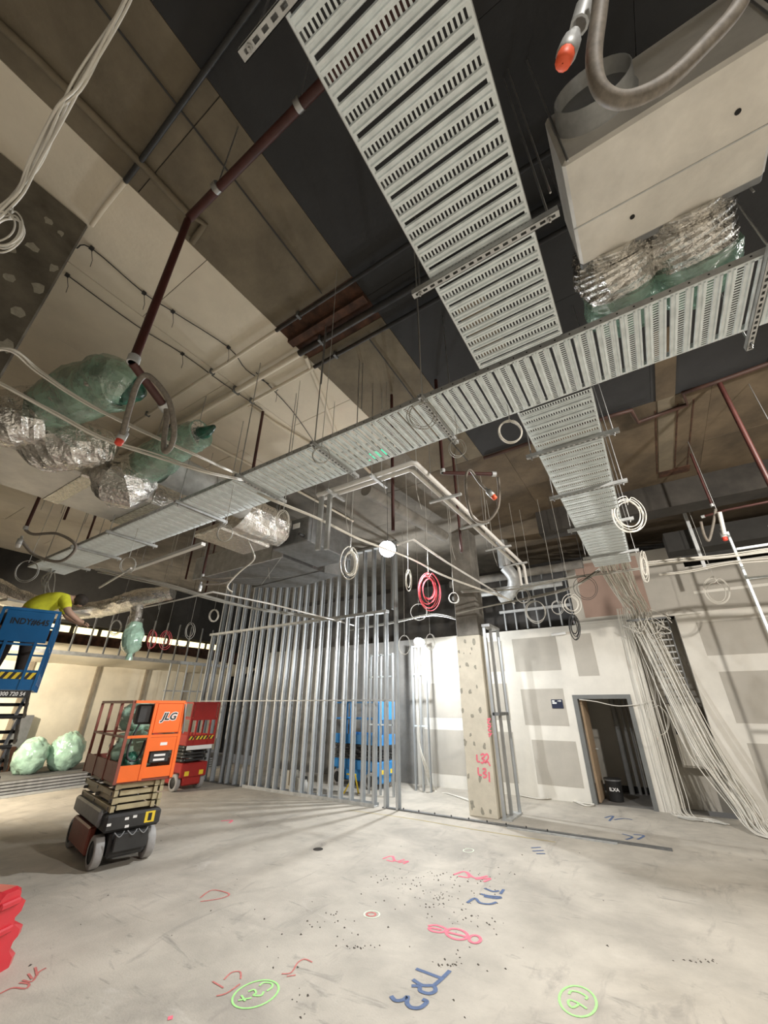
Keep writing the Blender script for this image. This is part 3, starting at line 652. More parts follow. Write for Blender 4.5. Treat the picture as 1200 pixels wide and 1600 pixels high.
# --- generic lift with its decorated end towards +X
def lift2(label, loc, rz, m, mb_, zp, stack, z_top, raised=0., black_stack=True, end_text=None, low_text=None, deckl=.92, hz=True, win=True):
    t = thing('scissor_lift', label, 'scissor lift', loc, rz, 'scissor lifts')
    for x in (-.62, .62):
        for s in (-1, 1): wheel(t, x, s * .33, s)
    MB().bev((-.84, -.25, .12), (.84, .25, .46), .03).build('chassis', m, t, world=False)
    for s in (-1, 1): MB().bev((-.84, s * .30 - .06, .40), (.86, s * .30 + .06, .62), .02).build('side_cover', m, t, world=False)
    MB().bev((.80, -.36, .30), (.88, .36, .62), .02).build('end_cover', m, t, world=False)
    for y in (-.2, .2): MB().box((.88, y - .06, .34), (.884, y + .06, .44)).build('label', 'yellow', t, world=False)
    if not raised: folded_stack(t, .82, .37, .64, zp, stack, 'lift_black' if black_stack else 'lift_grey')
    else:
        n = stack; h = (zp - .66) / n; l = .62
        for i in range(n):
            z = .66 + i * h
            for s in (-1, 1):
                for k, sg in ((.34, 1), (.27, -1)):
                    MB().bar((-l * sg, s * k, z + .03), (l * sg, s * k, z + h - .03), .04, .09, (0, 0, 1)).build('scissor_arm', 'lift_black' if sg > 0 else 'lift_grey', t, world=False)
            for x, zz in ((0, z + h / 2), (l, z + .03), (-l, z + .03)): MB().cyl((x, -.37, zz), (x, .37, zz), .024, 8).build('pivot_pin', 'lift_black', t, world=False)
    MB().bev((-deckl, -.38, zp), (deckl, .38, zp + .09), .01).build('deck', m, t, world=False)
    rails(t, m, -deckl, deckl, -.385, .385, zp, z_top, zp + .62, .02, (True, True), 4)
    for s in (-1, 1): MB().box((-deckl, s * .385 - .01, zp + .08), (deckl, s * .385 + .01, zp + .24)).build('toe_board', m, t, world=False)
    x = deckl + .005; hh = z_top - zp
    MB().bev((x - .01, -.33, zp + hh * .58), (x + .015, .33, z_top - .02), .02).build('end_panel', m, t, world=False)
    MB().box((x - .01, -.385, zp), (x + .012, .385, zp + hh * .24)).build('end_kick', m, t, world=False)
    for y in (-.385, .385, -.20, .20): MB().bar((x, y, zp), (x, y, z_top if abs(y) > .3 else zp + hh * .6), .04, .045).build('end_post', m, t, world=False)
    if hz: hazard(t, x + .012, -.36, .36, zp + hh * .13, zp + hh * .21)
    MB().box((x - .005, -.36, zp - .10), (x + .010, .36, zp - .005)).build('name_plate', mb_, t, world=False)
    if end_text: text('lettering', end_text, .12, 'print_black', t, (x + .015, .02, z_top - .18), (0, 1, 0), (0, 0, 1), .003)
    if low_text: text('lettering', low_text[0], low_text[1], low_text[2], t, (x + .010, low_text[3], zp - .052), (0, 1, 0), (0, 0, 1), .002)
    return t
lift2('dark red scissor lift parked behind the orange one beside the stud partition', (-11.62, 7.6, 0), math.radians(-3), 'lift_red', 'print_white', 1.02, 5, 2.03)
lift2('bright blue scissor lift parked behind the bare studs', at_z(592, 1238, 0) + V((-.9, .55, 0)), math.radians(-8), 'lift_blue_bright', 'lift_black', 1.0, 5, 2.04, hz=False)
zpb = 2.18
bc = at_a(34, 1000, 5.85); BR = math.radians(-20); bax = V((math.cos(BR), math.sin(BR), 0)); BL = V((bc.x, bc.y, 0)) - bax * .93
lift2('raised dark blue scissor lift at the left edge carrying a worker', BL, BR, 'lift_blue', 'lift_black', zpb, 4, zpb + 1.12, 1., end_text='INDY#645', low_text=('1300 720 54', .072, 'print_white', .13)).scale = (1, .86, 1)
# --- worker bent over in the raised platform
def person():
    t = thing('person', 'worker in yellow hi-vis shirt and dark trousers bending over in the raised blue lift', 'person', BL + V((0, 0, zpb + .09)), BR)
    def skin(name, joints, edges, m, parent=t, sub=2):
        me = bpy.data.meshes.new(name); me.from_pydata([j[0] for j in joints], edges, [])
        o = bpy.data.objects.new(name, me); COL.objects.link(o); o.parent = parent; me.materials.append(MATS[m])
        md = o.modifiers.new('skin', 'SKIN'); md.use_smooth_shade = True
        for i, j in enumerate(joints): me.skin_vertices[0].data[i].radius = (j[1], j[1] if len(j) < 3 else j[2])
        me.skin_vertices[0].data[0].use_root = True
        s_ = o.modifiers.new('sub', 'SUBSURF'); s_.levels = sub; s_.render_levels = sub
        return o
    x = .48
    # body in one surface: hips, torso bent towards +Y, neck, head, arms, hands, legs, feet
    J_ = [((x, -.12, .98), .17, .15), ((x - .02, -.02, 1.14), .18, .16), ((x - .04, .12, 1.29), .21, .17), ((x - .06, .26, 1.35), .18, .14),      # 0-3 pelvis..chest
          ((x - .07, .38, 1.36), .065), ((x - .08, .46, 1.36), .085), ((x - .08, .54, 1.33), .10), ((x - .08, .60, 1.28), .06),           # 4-7 neck, head
          ((x + .13, .30, 1.32), .075), ((x + .20, .42, 1.10), .055), ((x + .14, .60, .98), .04), ((x + .12, .68, .96), .035),               # 8-11 right arm
          ((x - .26, .30, 1.32), .075), ((x - .32, .42, 1.10), .055), ((x - .22, .60, 1.0), .04), ((x - .20, .68, .98), .035),               # 12-15 left arm
          ((x + .03, -.22, .90), .105), ((x + .06, -.20, .50), .075), ((x + .02, -.24, .10), .05), ((x + .10, -.20, .045), .045),            # 16-19 right leg
          ((x - .05, .0, .90), .105), ((x - .0, .06, .50), .075), ((x - .06, .08, .10), .05), ((x + .04, .10, .045), .045)]                   # 20-23
    E_ = [(0, 1), (1, 2), (2, 3), (3, 4), (4, 5), (5, 6), (6, 7), (3, 8), (8, 9), (9, 10), (10, 11), (3, 12), (12, 13), (13, 14), (14, 15), (0, 16), (16, 17), (17, 18), (18, 19), (0, 20), (20, 21), (21, 22), (22, 23)]
    skin('body', J_, E_, 'skin')
    def grow(js, d): return [(J_[j][0],) + tuple(r + d for r in J_[j][1:]) for j in js]
    # shirt over the torso and upper arms
    s_ = grow([0, 1, 2, 3, 8, 12], .022); s_[0] = ((x, -.10, 1.02), .19, .17)
    s_ += [(V(J_[8][0]).lerp(V(J_[9][0]), .85), .075), (V(J_[12][0]).lerp(V(J_[13][0]), .85), .075)]
    skin('shirt', s_, [(0, 1), (1, 2), (2, 3), (3, 4), (3, 5), (4, 6), (5, 7)], 'hivis')
    l_ = grow([0, 16, 17, 18, 20, 21, 22], .016); skin('trousers', l_, [(0, 1), (1, 2), (2, 3), (0, 4), (4, 5), (5, 6)], 'trousers')
    for k in (18, 22):
        p = V(J_[k][0]); MB().bev((p.x - .06, p.y - .05, .0), (p.x + .19, p.y + .05, .11), .035).build('boot', 'lift_black', t, world=False)
    h = V(J_[6][0])
    hb = blob('hair', h + V((0, -.012, .03)), (.112, .115, .105), 'hair', None, None, 2, .06); hb.parent = t
    for hand, sd in ((11, 1), (15, -1)):
        p = V(J_[hand][0])
        for f in range(4):
            a = p + V(((f - 1.5) * .018, .02, 0)); ln = (.07, .08, .075, .06)[f]
            MB().tube([a, a + V((0, ln * .5, -.012)), a + V((0, ln * .8, -.045))], [.010, .009, .007], 6).build('finger', 'skin', t, world=False)
        a = p + V((-.03 * sd, -.02, -.01)); MB().tube([a, a + V((-.03 * sd, .03, -.01)), a + V((-.035 * sd, .06, -.025))], [.012, .010, .008], 6).build('thumb', 'skin', t, world=False)
person()
# --- red plastic barrier at the lower left edge: moulded, ribbed, seen on its end
def barrier():
    e = at_z(-24, 1534, 0); t = thing('traffic_barrier', 'red plastic ribbed traffic barrier at the lower left edge', 'barrier', e, math.radians(203))
    prof = [(.26, 0), (.27, .08), (.20, .16), (.215, .24), (.26, .27), (.26, .33), (.15, .42), (.14, .48), (.20, .52), (.21, .57), (.13, .64), (.12, .72), (.07, .76)]
    def ring(u, k=1., zs=1.): return [V((u, w_ * k, z * zs * .74)) for w_, z in prof] + [V((u, -w_ * k, z * zs * .74)) for w_, z in reversed(prof)]
    us = [(0, .72, .97), (.04, .95, 1), (.10, 1, 1), (.5, 1, 1), (.56, .82, .98), (.70, .82, .98), (.76, 1, 1), (1.3, 1, 1), (1.36, .8, .97)]
    R = [ring(*u) for u in us]; n = len(R[0]); vs = [p for r in R for p in r]
    fs = [(i * n + k, i * n + (k + 1) % n, (i + 1) * n + (k + 1) % n, (i + 1) * n + k) for i in range(len(R) - 1) for k in range(n)]
    fs += [tuple(range(n)), tuple(range((len(R) - 1) * n + n - 1, (len(R) - 1) * n - 1, -1))]
    MB().add(vs, fs).build('body', 'barrier_red', t, world=False)
    for z in (.26, .44): MB().bev((-.03, -.09, z), (.06, .09, z + .05), .02).build('hinge_lug', 'barrier_red', t, world=False)
    MB().cyl((.3, 0, .55), (.3, 0, .59), .05, 14).build('filler_cap', 'barrier_red', t, world=False)
barrier()
# ------------------------------------------------------------------ ducts, plastic wrapping, pipes
def crumple(mb, pts, radii, n=22, amp=.10, fr=9., seed=0, k=4, ridge=0., caps=True):
    P = smooth_path(pts, k); m = len(P); R = []
    for i in range(m):
        t = i / (m - 1) * (len(radii) - 1); j = min(int(t), len(radii) - 2); R.append(radii[j] + (radii[j + 1] - radii[j]) * (t - j))
    d0 = (P[1] - P[0]).normalized(); u = d0.orthogonal().normalized(); vs = []
    for i, p in enumerate(P):
        d = (P[min(i + 1, m - 1)] - P[max(i - 1, 0)]).normalized(); u = (u - d * u.dot(d)).normalized(); w_ = d.cross(u)
        for q in range(n):
            a = 2 * math.pi * q / n; e = u * math.cos(a) + w_ * math.sin(a); s_ = p + e * R[i]
            r = R[i] * (1 + amp * noise.noise(s_ * fr + V((seed, 0, 0))) + amp * .6 * noise.noise(s_ * fr * 2.3 + V((0, seed, 0))) + (ridge if i % 2 else 0))
            vs.append(p + e * r)
    mb.add(vs, [(i * n + q, i * n + (q + 1) % n, (i + 1) * n + (q + 1) % n, (i + 1) * n + q) for i in range(m - 1) for q in range(n)])
    if caps: mb.add(vs[:n], [tuple(range(n - 1, -1, -1))]); mb.add(vs[-n:], [tuple(range(n))])
    return mb
# --- insulated plenum box, upper right
bx0, bx1, by0, by1, bz0, bz1 = .235, 1.20, 1.47, 2.15, 4.70, 5.26
bxo = thing('plenum_box', 'pale foil-faced insulated duct box with round spigot, upper right under the dark soffit', 'duct box', (.7, 1.8, bz0), 0)
MB().bev((bx0, by0, bz0), (bx1, by1, bz1), .018).build('casing', 'board_foil', bxo)
MB().box((bx0 - .001, 1.86, bz0 - .003), (bx1 + .001, 1.868, bz0 + .001)).build('tape_seam', 'gal_dull', bxo)
MB().bev((bx0, by1 - .01, bz0 + .02), (bx1, by1 + .05, bz0 + .30), .01).build('outlet_flange', 'lift_grey', bxo)
sc = V((.47, by0, 5.04))
MB().lathe(sc, (0, -1, 0), [(0, .215), (.008, .20), (.11, .19), (.11, .184), (.01, .184), (.01, .001)], 28).build('spigot', 'gal_dull', bxo)
MB().lathe(sc + V((0, -.03, 0)), (0, -1, 0), [(0, .183), (.003, .001)], 24).build('spigot_damper', 'lift_grey', bxo)
for x, y in ((.55, 1.98), (1.03, 1.72)): MB().cyl((x, y, bz0 - .004), (x, y, bz0 + .002), .014, 10).build('fixing_hole', 'hole', bxo)
for x, y in ((bx0 + .03, by0 - .0), (bx1 - .05, by0), (bx1 - .05, by1 + .06), (bx0 + .03, by1 + .06)): MB().cyl((x, y - .012, bz0 - .02), (x, y - .012, ZC - .001), .006, 6).build('hanger_rod', 'zinc_rod', bxo)
tag(MB().box((bx1 + .02, 1.40, 4.55), (bx1 + .06, 1.44, ZC - .001)).build('drop_channel', 'gal_dull'), 'upright galvanised channel dropping beside the insulated duct box at the right edge', 'channel')
for nm, x, seed in (('left', .43, 1), ('right', .86, 6)):
    t = thing('flexible_duct', nm + ' foil flexible duct with green plastic wrapping hanging from the insulated duct box', 'flexible duct', (x, 2.3, 4.5), 0, 'foil ducts on the duct box')
    crumple(MB(), [(x, 2.19, 4.88), (x, 2.30, 4.84), (x + .02, 2.46, 4.74), (x + .03, 2.56, 4.70)], [.21, .25, .235, .18], 30, .10, 12, seed, 9, .04).build('foil_sleeve', 'foil', t)
    crumple(MB(), [(x + .02, 2.47, 4.74), (x + .02, 2.58, 4.70), (x + .02, 2.72, 4.66), (x + .02, 2.84, 4.62)], [.25, .26, .22, .05], 24, .12, 7, seed + 2, 6).build('plastic_wrap', 'green_film', t)
o = crumple(MB(), [(1.15, 2.75, T + .055), (1.22, 2.80, T + .075), (1.30, 2.78, T + .06)], [.03, .05, .02], 12, .4, 12, 3, 5); tag(o.build('foil_scrap', 'foil'), 'crumpled foil scrap lying in the long tray near the right edge', 'foil scrap')
# --- left: foil-faced duct along the hall with wrapped branches
dl = thing('insulated_duct', 'foil-faced insulated duct running above the long tray at the left', 'duct', (-6, 1.6, 4.62), 0)
crumple_box = MB().bev((-6.75, -.9, 4.62), (-5.55, 2.98, 5.10), .03); crumple_box.build('casing', 'board_foil', dl)
MB().bev((-6.76, 1.5, 4.612), (-5.54, 1.72, 5.11), .02).build('foil_tape', 'foil', dl)
MB().bev((-6.76, 2.4, 4.612), (-5.54, 3.0, 5.11), .02).build('foil_tape', 'foil', dl)
MB().bev((-6.76, .3, 4.612), (-5.54, .42, 5.11), .02).build('foil_tape', 'foil', dl)
for y in (.2, 2.2):
    for x in (-6.80, -5.50): MB().cyl((x, y, 4.6), (x, y, ZC - .001), .006, 6).build('hanger_rod', 'zinc_rod', dl)
def wrapped(label, foil, fr_, green, gr_, seed, tip=None):
    t = thing('flexible_duct', label, 'flexible duct', foil[0], 0, 'wrapped flexible ducts at the left')
    crumple(MB(), foil, fr_, 26, .10, 11, seed, 8, .03).build('foil_sleeve', 'foil', t)
    if green:
        g = crumple(MB(), green, gr_, 26, .13, 5, seed + 3, 8).build('plastic_wrap', 'green_film', t)
        crumple(MB(), green, [r * .88 for r in gr_], 20, .10, 9, seed + 4, 6, .03).build('inner_sleeve', 'foil', t)
    if tip: crumple(MB(), tip[0], tip[1], 16, .25, 8, seed + 5, 5).build('tied_end', 'green_dark', t)
a = at_z(70, 640, 4.95); b = at_z(178, 598, 4.95); e = at_z(228, 615, 4.90)
wrapped('upper large green-wrapped flexible duct end at the left below the red pipe', [(-5.56, .55, 4.9), (-5.45, .60, 4.92), a], [.22, .25, .26], [a + (a - b) * .08, a.lerp(b, .5) + V((0, 0, .04)), b, b.lerp(e, .45)], [.22, .29, .27, .20], 2, ([b.lerp(e, .1), b.lerp(e, .55), e], [.21, .17, .03]))
a = at_z(215, 740, 4.85); b = at_z(285, 690, 4.9); e = at_z(335, 668, 4.92); k0 = at_x(190, 758, -5.25)
wrapped('lower green-wrapped flexible duct elbow at the left with a knotted tip', [(-5.56, k0.y - .05, 4.84), k0, k0.lerp(a, .6), a], [.24, .31, .31, .27], [a, a.lerp(b, .5), b, b.lerp(e, .6)], [.25, .24, .20, .17], 11, ([b.lerp(e, .45), b.lerp(e, .75), e + V((0, 0, .02))], [.10, .07, .02]))
c_ = at_x(20, 655, -5.15); wrapped('bare crumpled foil elbow at the far left edge above the duct', [(-5.56, c_.y - .15, c_.z - .05), (-5.35, c_.y - .1, c_.z - .02), c_, c_ + V((.12, .25, .06))], [.22, .27, .29, .20], None, None, 21)
c_ = at_x(105, 695, -5.2); wrapped('bare crumpled foil elbow between the two green-wrapped ducts', [(-5.56, c_.y - .12, c_.z - .05), (-5.4, c_.y - .08, c_.z - .02), c_, c_ + V((.10, .22, .08)), c_ + V((.12, .38, .14))], [.24, .28, .30, .26, .18], None, None, 31)
# round duct going on over the long tray, then a fan coil unit and tapered sheet-metal duct
o = MB().cyl((-5.05, 2.25, 4.95), (-5.05, 3.6, 4.95), .24, 24).lathe((-5.05, 2.9, 4.95), (0, 1, 0), [(0, .24), (.005, .255), (.03, .255), (.035, .24)], 24); tag(o.build('round_duct', 'gal_dull'), 'round galvanised duct passing over the long tray at the left', 'duct')
t = thing('foil_duct', 'crumpled foil-wrapped duct between the long tray and the hanging air unit', 'duct', (-5.3, 4.1, 4.62), 0)
crumple(MB(), [(-5.3, 3.62, 4.92), (-5.3, 4.1, 4.92), (-5.25, 4.62, 4.92)], [.33, .34, .31], 18, .09, 6, 4, 7).build('foil_sleeve', 'foil', t)
MB().bev((-6.2, 3.5, 4.60), (-5.45, 4.6, 4.72), .03).build('foil_board', 'foil', t)
un = thing('air_unit', 'grey ceiling air unit with a label, left of the glaring lamp', 'air unit', (-4.9, 5.3, 4.62), 0)
MB().bev((-5.55, 4.72, 4.62), (-4.65, 6.0, 5.12), .015).build('casing', 'gal_dark', un)
MB().box((-5.556, 4.85, 4.72), (-5.55, 5.1, 5.05)).build('access_panel', 'lift_grey', un); MB().box((-5.05, 4.712, 4.92), (-4.88, 4.72, 5.02)).build('label', 'print_white', un)
for x in (-5.2, -4.75): MB().cyl((x, 4.71, 4.72), (x, 4.60, 4.72), .03, 10).build('pipe_stub', 'lift_black', un)
for x, y in ((-5.57, 4.8), (-4.63, 4.8), (-5.57, 5.9), (-4.63, 5.9)): MB().cyl((x, y, 4.6), (x, y, ZC - .001), .006, 6).build('hanger_rod', 'zinc_rod', un)
td = thing('tapered_duct', 'wide tapered sheet-metal duct hanging before the stud partition', 'duct', (-7, 5.9, 4.6), 0)
poly = [V((-8.5, 5.05, 4.60)), V((-5.62, 5.05, 4.60)), V((-5.62, 6.6, 4.60)), V((-7.65, 6.3, 4.60))]
MB().prism(poly, (0, 0, .48)).build('casing', 'gal_dark', td)
MB().prism([V((-7.9, 6.25, 4.585)), V((-5.62, 6.15, 4.585)), V((-5.4, 6.62, 4.585)), V((-6.9, 6.85, 4.585))], (0, 0, .35)).build('side_branch', 'gal_dark', td)
for p, q in (((-8.5, 5.05), (-5.62, 6.6)), ((-5.62, 5.05), (-7.65, 6.3))): MB().bar((*p, 4.598), (*q, 4.598), .012, .006).build('cross_break', 'gal_dull', td)
MB().box((-8.5, 5.03, 4.58), (-5.6, 5.06, 5.1)).build('flange', 'gal_dull', td)
for x, y in ((-8.2, 5.02), (-5.9, 5.02), (-6.0, 6.55)): MB().cyl((x, y, 4.56), (x, y, ZC - .001), .006, 6).build('hanger_rod', 'zinc_rod', td)
# pale round pipe under the soffit, further back
a = at_z(572, 765, 5.72); b = at_z(694, 838, 5.72)
tag(MB().cyl(a, V((b.x, b.y, 5.72)), .13, 18).build('round_pipe', 'concrete_raw'), 'pale round pipe running back below the soffit toward the column', 'pipe')
# far-left foil flexible run
t = thing('flexible_duct', 'long sagging foil flexible duct behind the worker at the far left', 'flexible duct', (-10, 4, 4), 0)
crumple(MB(), [at_z(-40, 905, 4.15), at_z(0, 925, 4.15), at_z(55, 945, 4.12), at_z(110, 955, 4.08), at_z(165, 950, 4.05), at_z(215, 935, 4.12), at_z(270, 925, 4.25)], [.22, .22, .21, .2, .19, .2, .15], 18, .14, 7, 2, 7, .03).build('foil_sleeve', 'foil', t)
p = at_z(215, 945, 4.0); q = at_y(203, 1022, p.y)
crumple(MB(), [p, p.lerp(q, .3), p.lerp(q, .45)], [.13, .12, .13], 14, .15, 8, 3, 5).build('drop_sleeve', 'foil', t)
g = crumple(MB(), [p.lerp(q, .4), p.lerp(q, .62), p.lerp(q, .88), q, q - V((0, 0, .12))], [.14, .20, .19, .05, .07], 18, .2, 6, 8, 5); g.build('plastic_wrap', 'green_bag', t)
tag(MB().bar(at_z(0, 938, 3.85), at_z(130, 962, 3.85), .5, .05).build('insulation_board', 'board_foil'), 'pale insulation board edge below the sagging foil duct at the far left', 'board')
# ------------------------------------------------------------------ pipes painted with the soffit bands (sections share the paint of the band they cross)
def banded_pipe(y, z, r, label, x0=-9.5, x1=3.0):
    t = thing('soffit_pipe', label, 'pipe', ((x0 + x1) / 2, y, z), 0, 'pipes along the soffit')
    for a, b, m in ((x0, -2.87, 'ceil_white'), (-2.87, -1.72, 'pipe_dark'), (-1.72, x1, 'ceil_dark')): MB().cyl((a, y, z), (b, y, z), r, 10).build('pipe_section', m, t)
    k = x0 + .6
    while k < x1: MB().box((k - .015, y - r - .012, z - r - .004), (k + .015, y + r + .012, ZC - .005)).build('pipe_clip', 'gal_dark', t); k += 1.6
banded_pipe(2.06, ZC - .05, .022, 'thin nearer pipe crossing the soffit bands')
banded_pipe(2.46, ZC - .06, .04, 'thick middle pipe crossing the soffit bands')
banded_pipe(2.74, ZC - .05, .025, 'thin farther pipe crossing the soffit bands')
def pipe(name, pts, r, m, label, cat='pipe', group=None, n=10): return tag(MB().tube(pts, r, n, smooth=True).build(name, m), label, cat, group)
zc = ZC - .035
pipe('white_conduit', [V((-2.86, 2.56, zc)), V((-3.05, 3.0, zc)), V((-3.6, 4.15, zc)), V((-3.8, 5.6, zc))], .03, 'ceil_white', 'thick cream conduit running diagonally back from the rusty slot')
pipe('white_conduit', [V((-4.22, 2.78, zc)), V((-4.2, 3.3, zc)), V((-4.0, 4.9, zc))], .022, 'ceil_white', 'thin cream conduit on the white soffit left of the diagonal one')
pipe('white_conduit', [V((-5.6, 2.8, zc)), V((-5.5, 4.4, zc)), V((-5.4, 7, zc))], .025, 'ceil_white', 'cream conduit farther left on the white soffit')
pipe('soffit_conduit', [V((-1.95, -1.5, zc)), V((-2.05, .9, zc)), V((-2.1, 2.0, zc))], .008, 'cable_dark', 'thin dark wire along the brown soffit band')
pipe('soffit_conduit', [V((-2.0, 2.75, zc)), V((-2.05, 4.1, zc)), V((-2.0, 6, zc))], .008, 'cable_dark', 'thin dark wire along the farther brown soffit band')
pipe('soffit_conduit', [at_z(420, -30, zc), at_z(395, 8, zc), at_z(300, 140, zc), at_z(215, 258, zc), at_z(196, 283, zc)], .022, 'cable_dark', 'black conduit crossing the dark and brown soffit bands at the upper left')
pipe('white_conduit', [at_z(195, 284, zc), at_z(160, 328, zc), at_z(143, 352, zc)], .02, 'ceil_white', 'short cream conduit on the white soffit beside the left column')
pipe('soffit_conduit', [at_z(-10, 30, zc), at_z(60, 95, zc), at_z(220, 255, zc), at_z(295, 335, zc), at_z(320, 350, zc), at_z(300, 378, zc)], .03, 'ceil_brown', 'thick brown conduit along the edge of the brown soffit band')
# thin wires with clips on the white soffit
def wire(pxs, label, ties):
    pts = [at_z(x, y, ZC - .02) for x, y in pxs]; t = thing('soffit_wire', label, 'wire', pts[0], 0)
    MB().tube(smooth_path(pts, 4), .006, 5).build('wire_run', 'cable_dark', t)
    for x, y in ties:
        p = at_z(x, y, ZC - .02); MB().box(p - V((.018, .018, .012)), p + V((.018, .018, .014))).build('wire_clip', 'cable_dark', t)
        MB().tube([p, p + V((-.03, .05, -.10)), p + V((-.05, .06, -.17))], .003, 4).build('tie_tail', 'cable_dark', t)
wire([(120, 388), (143, 388), (225, 458), (270, 487), (357, 543), (385, 578), (420, 600)], 'upper dark clipped wire across the white soffit beside the red pipe', [(143, 388), (225, 458), (270, 487), (357, 543)])
wire([(105, 430), (212, 508), (285, 553), (350, 600), (410, 640)], 'lower dark clipped wire across the white soffit above the green wrap', [(105, 430), (285, 553)])
wire([(400, 582), (455, 640), (490, 690)], 'short dark clipped wire on the white soffit behind the long tray', [(432, 608)])
# ------------------------------------------------------------------ red sprinkler pipework and flexible hoses
def sprinkler(label, arms, hose, cap, capdir, hr=.013, pr=.02, capm='orange_cap', capr=.02, pm='red_pipe'):
    t = thing('sprinkler_drop', label, 'sprinkler drop', arms[0][0] if arms else hose[0], 0, 'sprinkler drops')
    for pl in arms:
        MB().tube(pl, pr, 10).build('pipe', pm, t)
        MB().cyl(V(pl[-1]) - (V(pl[-1]) - V(pl[-2])).normalized() * .05, pl[-1], pr * 1.35, 10).build('coupling', 'gal_dull', t)
    if hose: MB().tube(smooth_path(hose, 7), hr, 10).build('flexible_hose', 'hose', t)
    c = V(cap); d = V(capdir).normalized()
    MB().lathe(c - d * capr * 5, d, [(0, hr * .8), (capr * 1.5, hr * .8), (capr * 1.6, capr * 1.1), (capr * 4.2, capr * 1.15), (capr * 4.4, hr)], 12).build('nipple', 'gal_dull', t)
    MB().lathe(c - d * capr, d, [(0, capr * .7), (.2 * capr, capr), (1.6 * capr, capr * .92), (1.9 * capr, capr * .6), (1.9 * capr, .001)], 12).build('cap', capm, t)
    return t
P = at_z(295, 340, 5.2)
arm_end = at_z(262, 637, 3.68)
h = [(260, 640), (260, 657), (256, 690), (258, 706), (268, 695), (272, 668), (262, 622), (233, 588), (216, 597), (203, 635), (191, 680)]
sprinkler('dark red sprinkler drop with looping hose before the green-wrapped ducts', [[V((P.x, P.y, 5.16)), V((P.x, P.y, 4.6)), V((P.x, P.y, 3.74))], [V((P.x, P.y, 3.74)), V((arm_end.x, arm_end.y, 3.66))]],
          [at_a(x, y, 2.0 - .012 * i) for i, (x, y) in enumerate(h)], at_a(186, 691, 1.87), (-.1, -.1, -1), .0135, .024, 'red_bright', .018)
pipe('red_pipe', [V((1.5, .59, 5.2)), V((P.x, .60, 5.2))], .030, 'red_pipe', 'long dark red pipe running behind the near tray to the left sprinkler drop', group='red pipes')
for x in (-1.75, -.98): tag(MB().cyl((x - .02, .59, 5.2), (x + .02, .59, 5.2), .038, 12).cyl((x, .59, 5.23), (x, .59, ZC - .001), .005, 5).build('pipe_hanger', 'zinc_rod'), ('left' if x < -1.5 else 'right') + ' galvanised ring clip carrying the long red pipe', 'pipe clip')
# near right hose
hs = [(945, -60), (936, 20), (928, 90), (936, 135), (960, 155), (995, 152), (1045, 125), (1100, 72), (1150, 15), (1185, -60)]
sprinkler('near flexible sprinkler hose with orange cap hanging below the insulated duct box', [[at_a(925, -90, .78), at_a(915, 5, .78), at_a(905, 40, .77)]], [at_a(x, y, .72) for x, y in hs], at_a(882, 92, .74), at_a(882, 92, .74) - at_a(905, 35, .775), .0145, .013, 'orange_cap', .0165, 'hose')
# middle sprinkler drop behind the crossing of the trays
q = at_z(692, 739, 4.55); q2 = at_z(775, 741, 4.55)
hp = [(778, 745), (780, 768), (777, 795), (760, 815), (740, 810), (730, 780), (728, 745), (735, 735), (750, 755), (765, 770)]
sprinkler('sprinkler drop with hose loop and orange cap behind the tray crossing', [[V((q.x, q.y, ZC - .03)), q], [q, q2]], [at_a(x, y, 4.35) for x, y in hp], at_a(772, 777, 4.3), at_a(772, 777, 4.3) - at_a(758, 762, 4.35), .016, .024, 'orange_cap', .03)
q = at_z(613, 722, 4.9)
pipe('red_pipe', [V((q.x, q.y, ZC - .03)), V((q.x, q.y, 3.9))], .022, 'red_pipe', 'dark red pipe dropping behind the long tray beside the glaring lamp', group='red pipes')
q = at_z(690, 760, 5.2)
pipe('red_pipe', [V((q.x + .05, q.y + .5, ZC - .03)), V((q.x + .05, q.y + .5, 4.2))], .022, 'red_pipe', 'dark red pipe dropping between the middle sprinkler and the column', group='red pipes')
# jogged pipe and red drop on the right
pipe('soffit_pipe', [at_z(x, y, ZC - .05) for x, y in ((756, 716), (955, 650), (986, 641), (997, 660), (1074, 632), (1067, 614), (1123, 596), (1260, 547))], .032, 'pipe_brown', 'dark brown pipe with a jog along the tan soffit edge at the right')
q = at_z(1123, 597, ZC - .05)
pipe('red_pipe', [q, V((q.x, q.y, 4.3))], .03, 'red_pipe', 'long red pipe dropping from the jogged pipe at the right', group='red pipes')
q = at_z(1117, 800, 4.9); hp = [(1095, 815), (1100, 835), (1107, 845), (1112, 830), (1116, 810), (1118, 795)]
sprinkler('sprinkler drop with red cap hanging before the dark beam at the right', [[V((q.x, q.y, ZC - .03)), V((q.x, q.y, 5.0))], [at_z(1260, 772, 4.95), at_z(1135, 797, 4.95), at_z(1096, 808, 4.95)]], [at_a(x, y, 6.2) for x, y in hp], at_a(1133, 842, 6.1), (0, 0, -1), .02, .02, 'red_bright', .035)
p = at_a(1124, 800, 6.12); tag(MB().tube([p, at_a(1132, 835, 6.1)], .03, 10).build('sprinkler_sleeve', 'white_pvc'), 'short pale sleeve above the red sprinkler cap at the right', 'pipe sleeve')
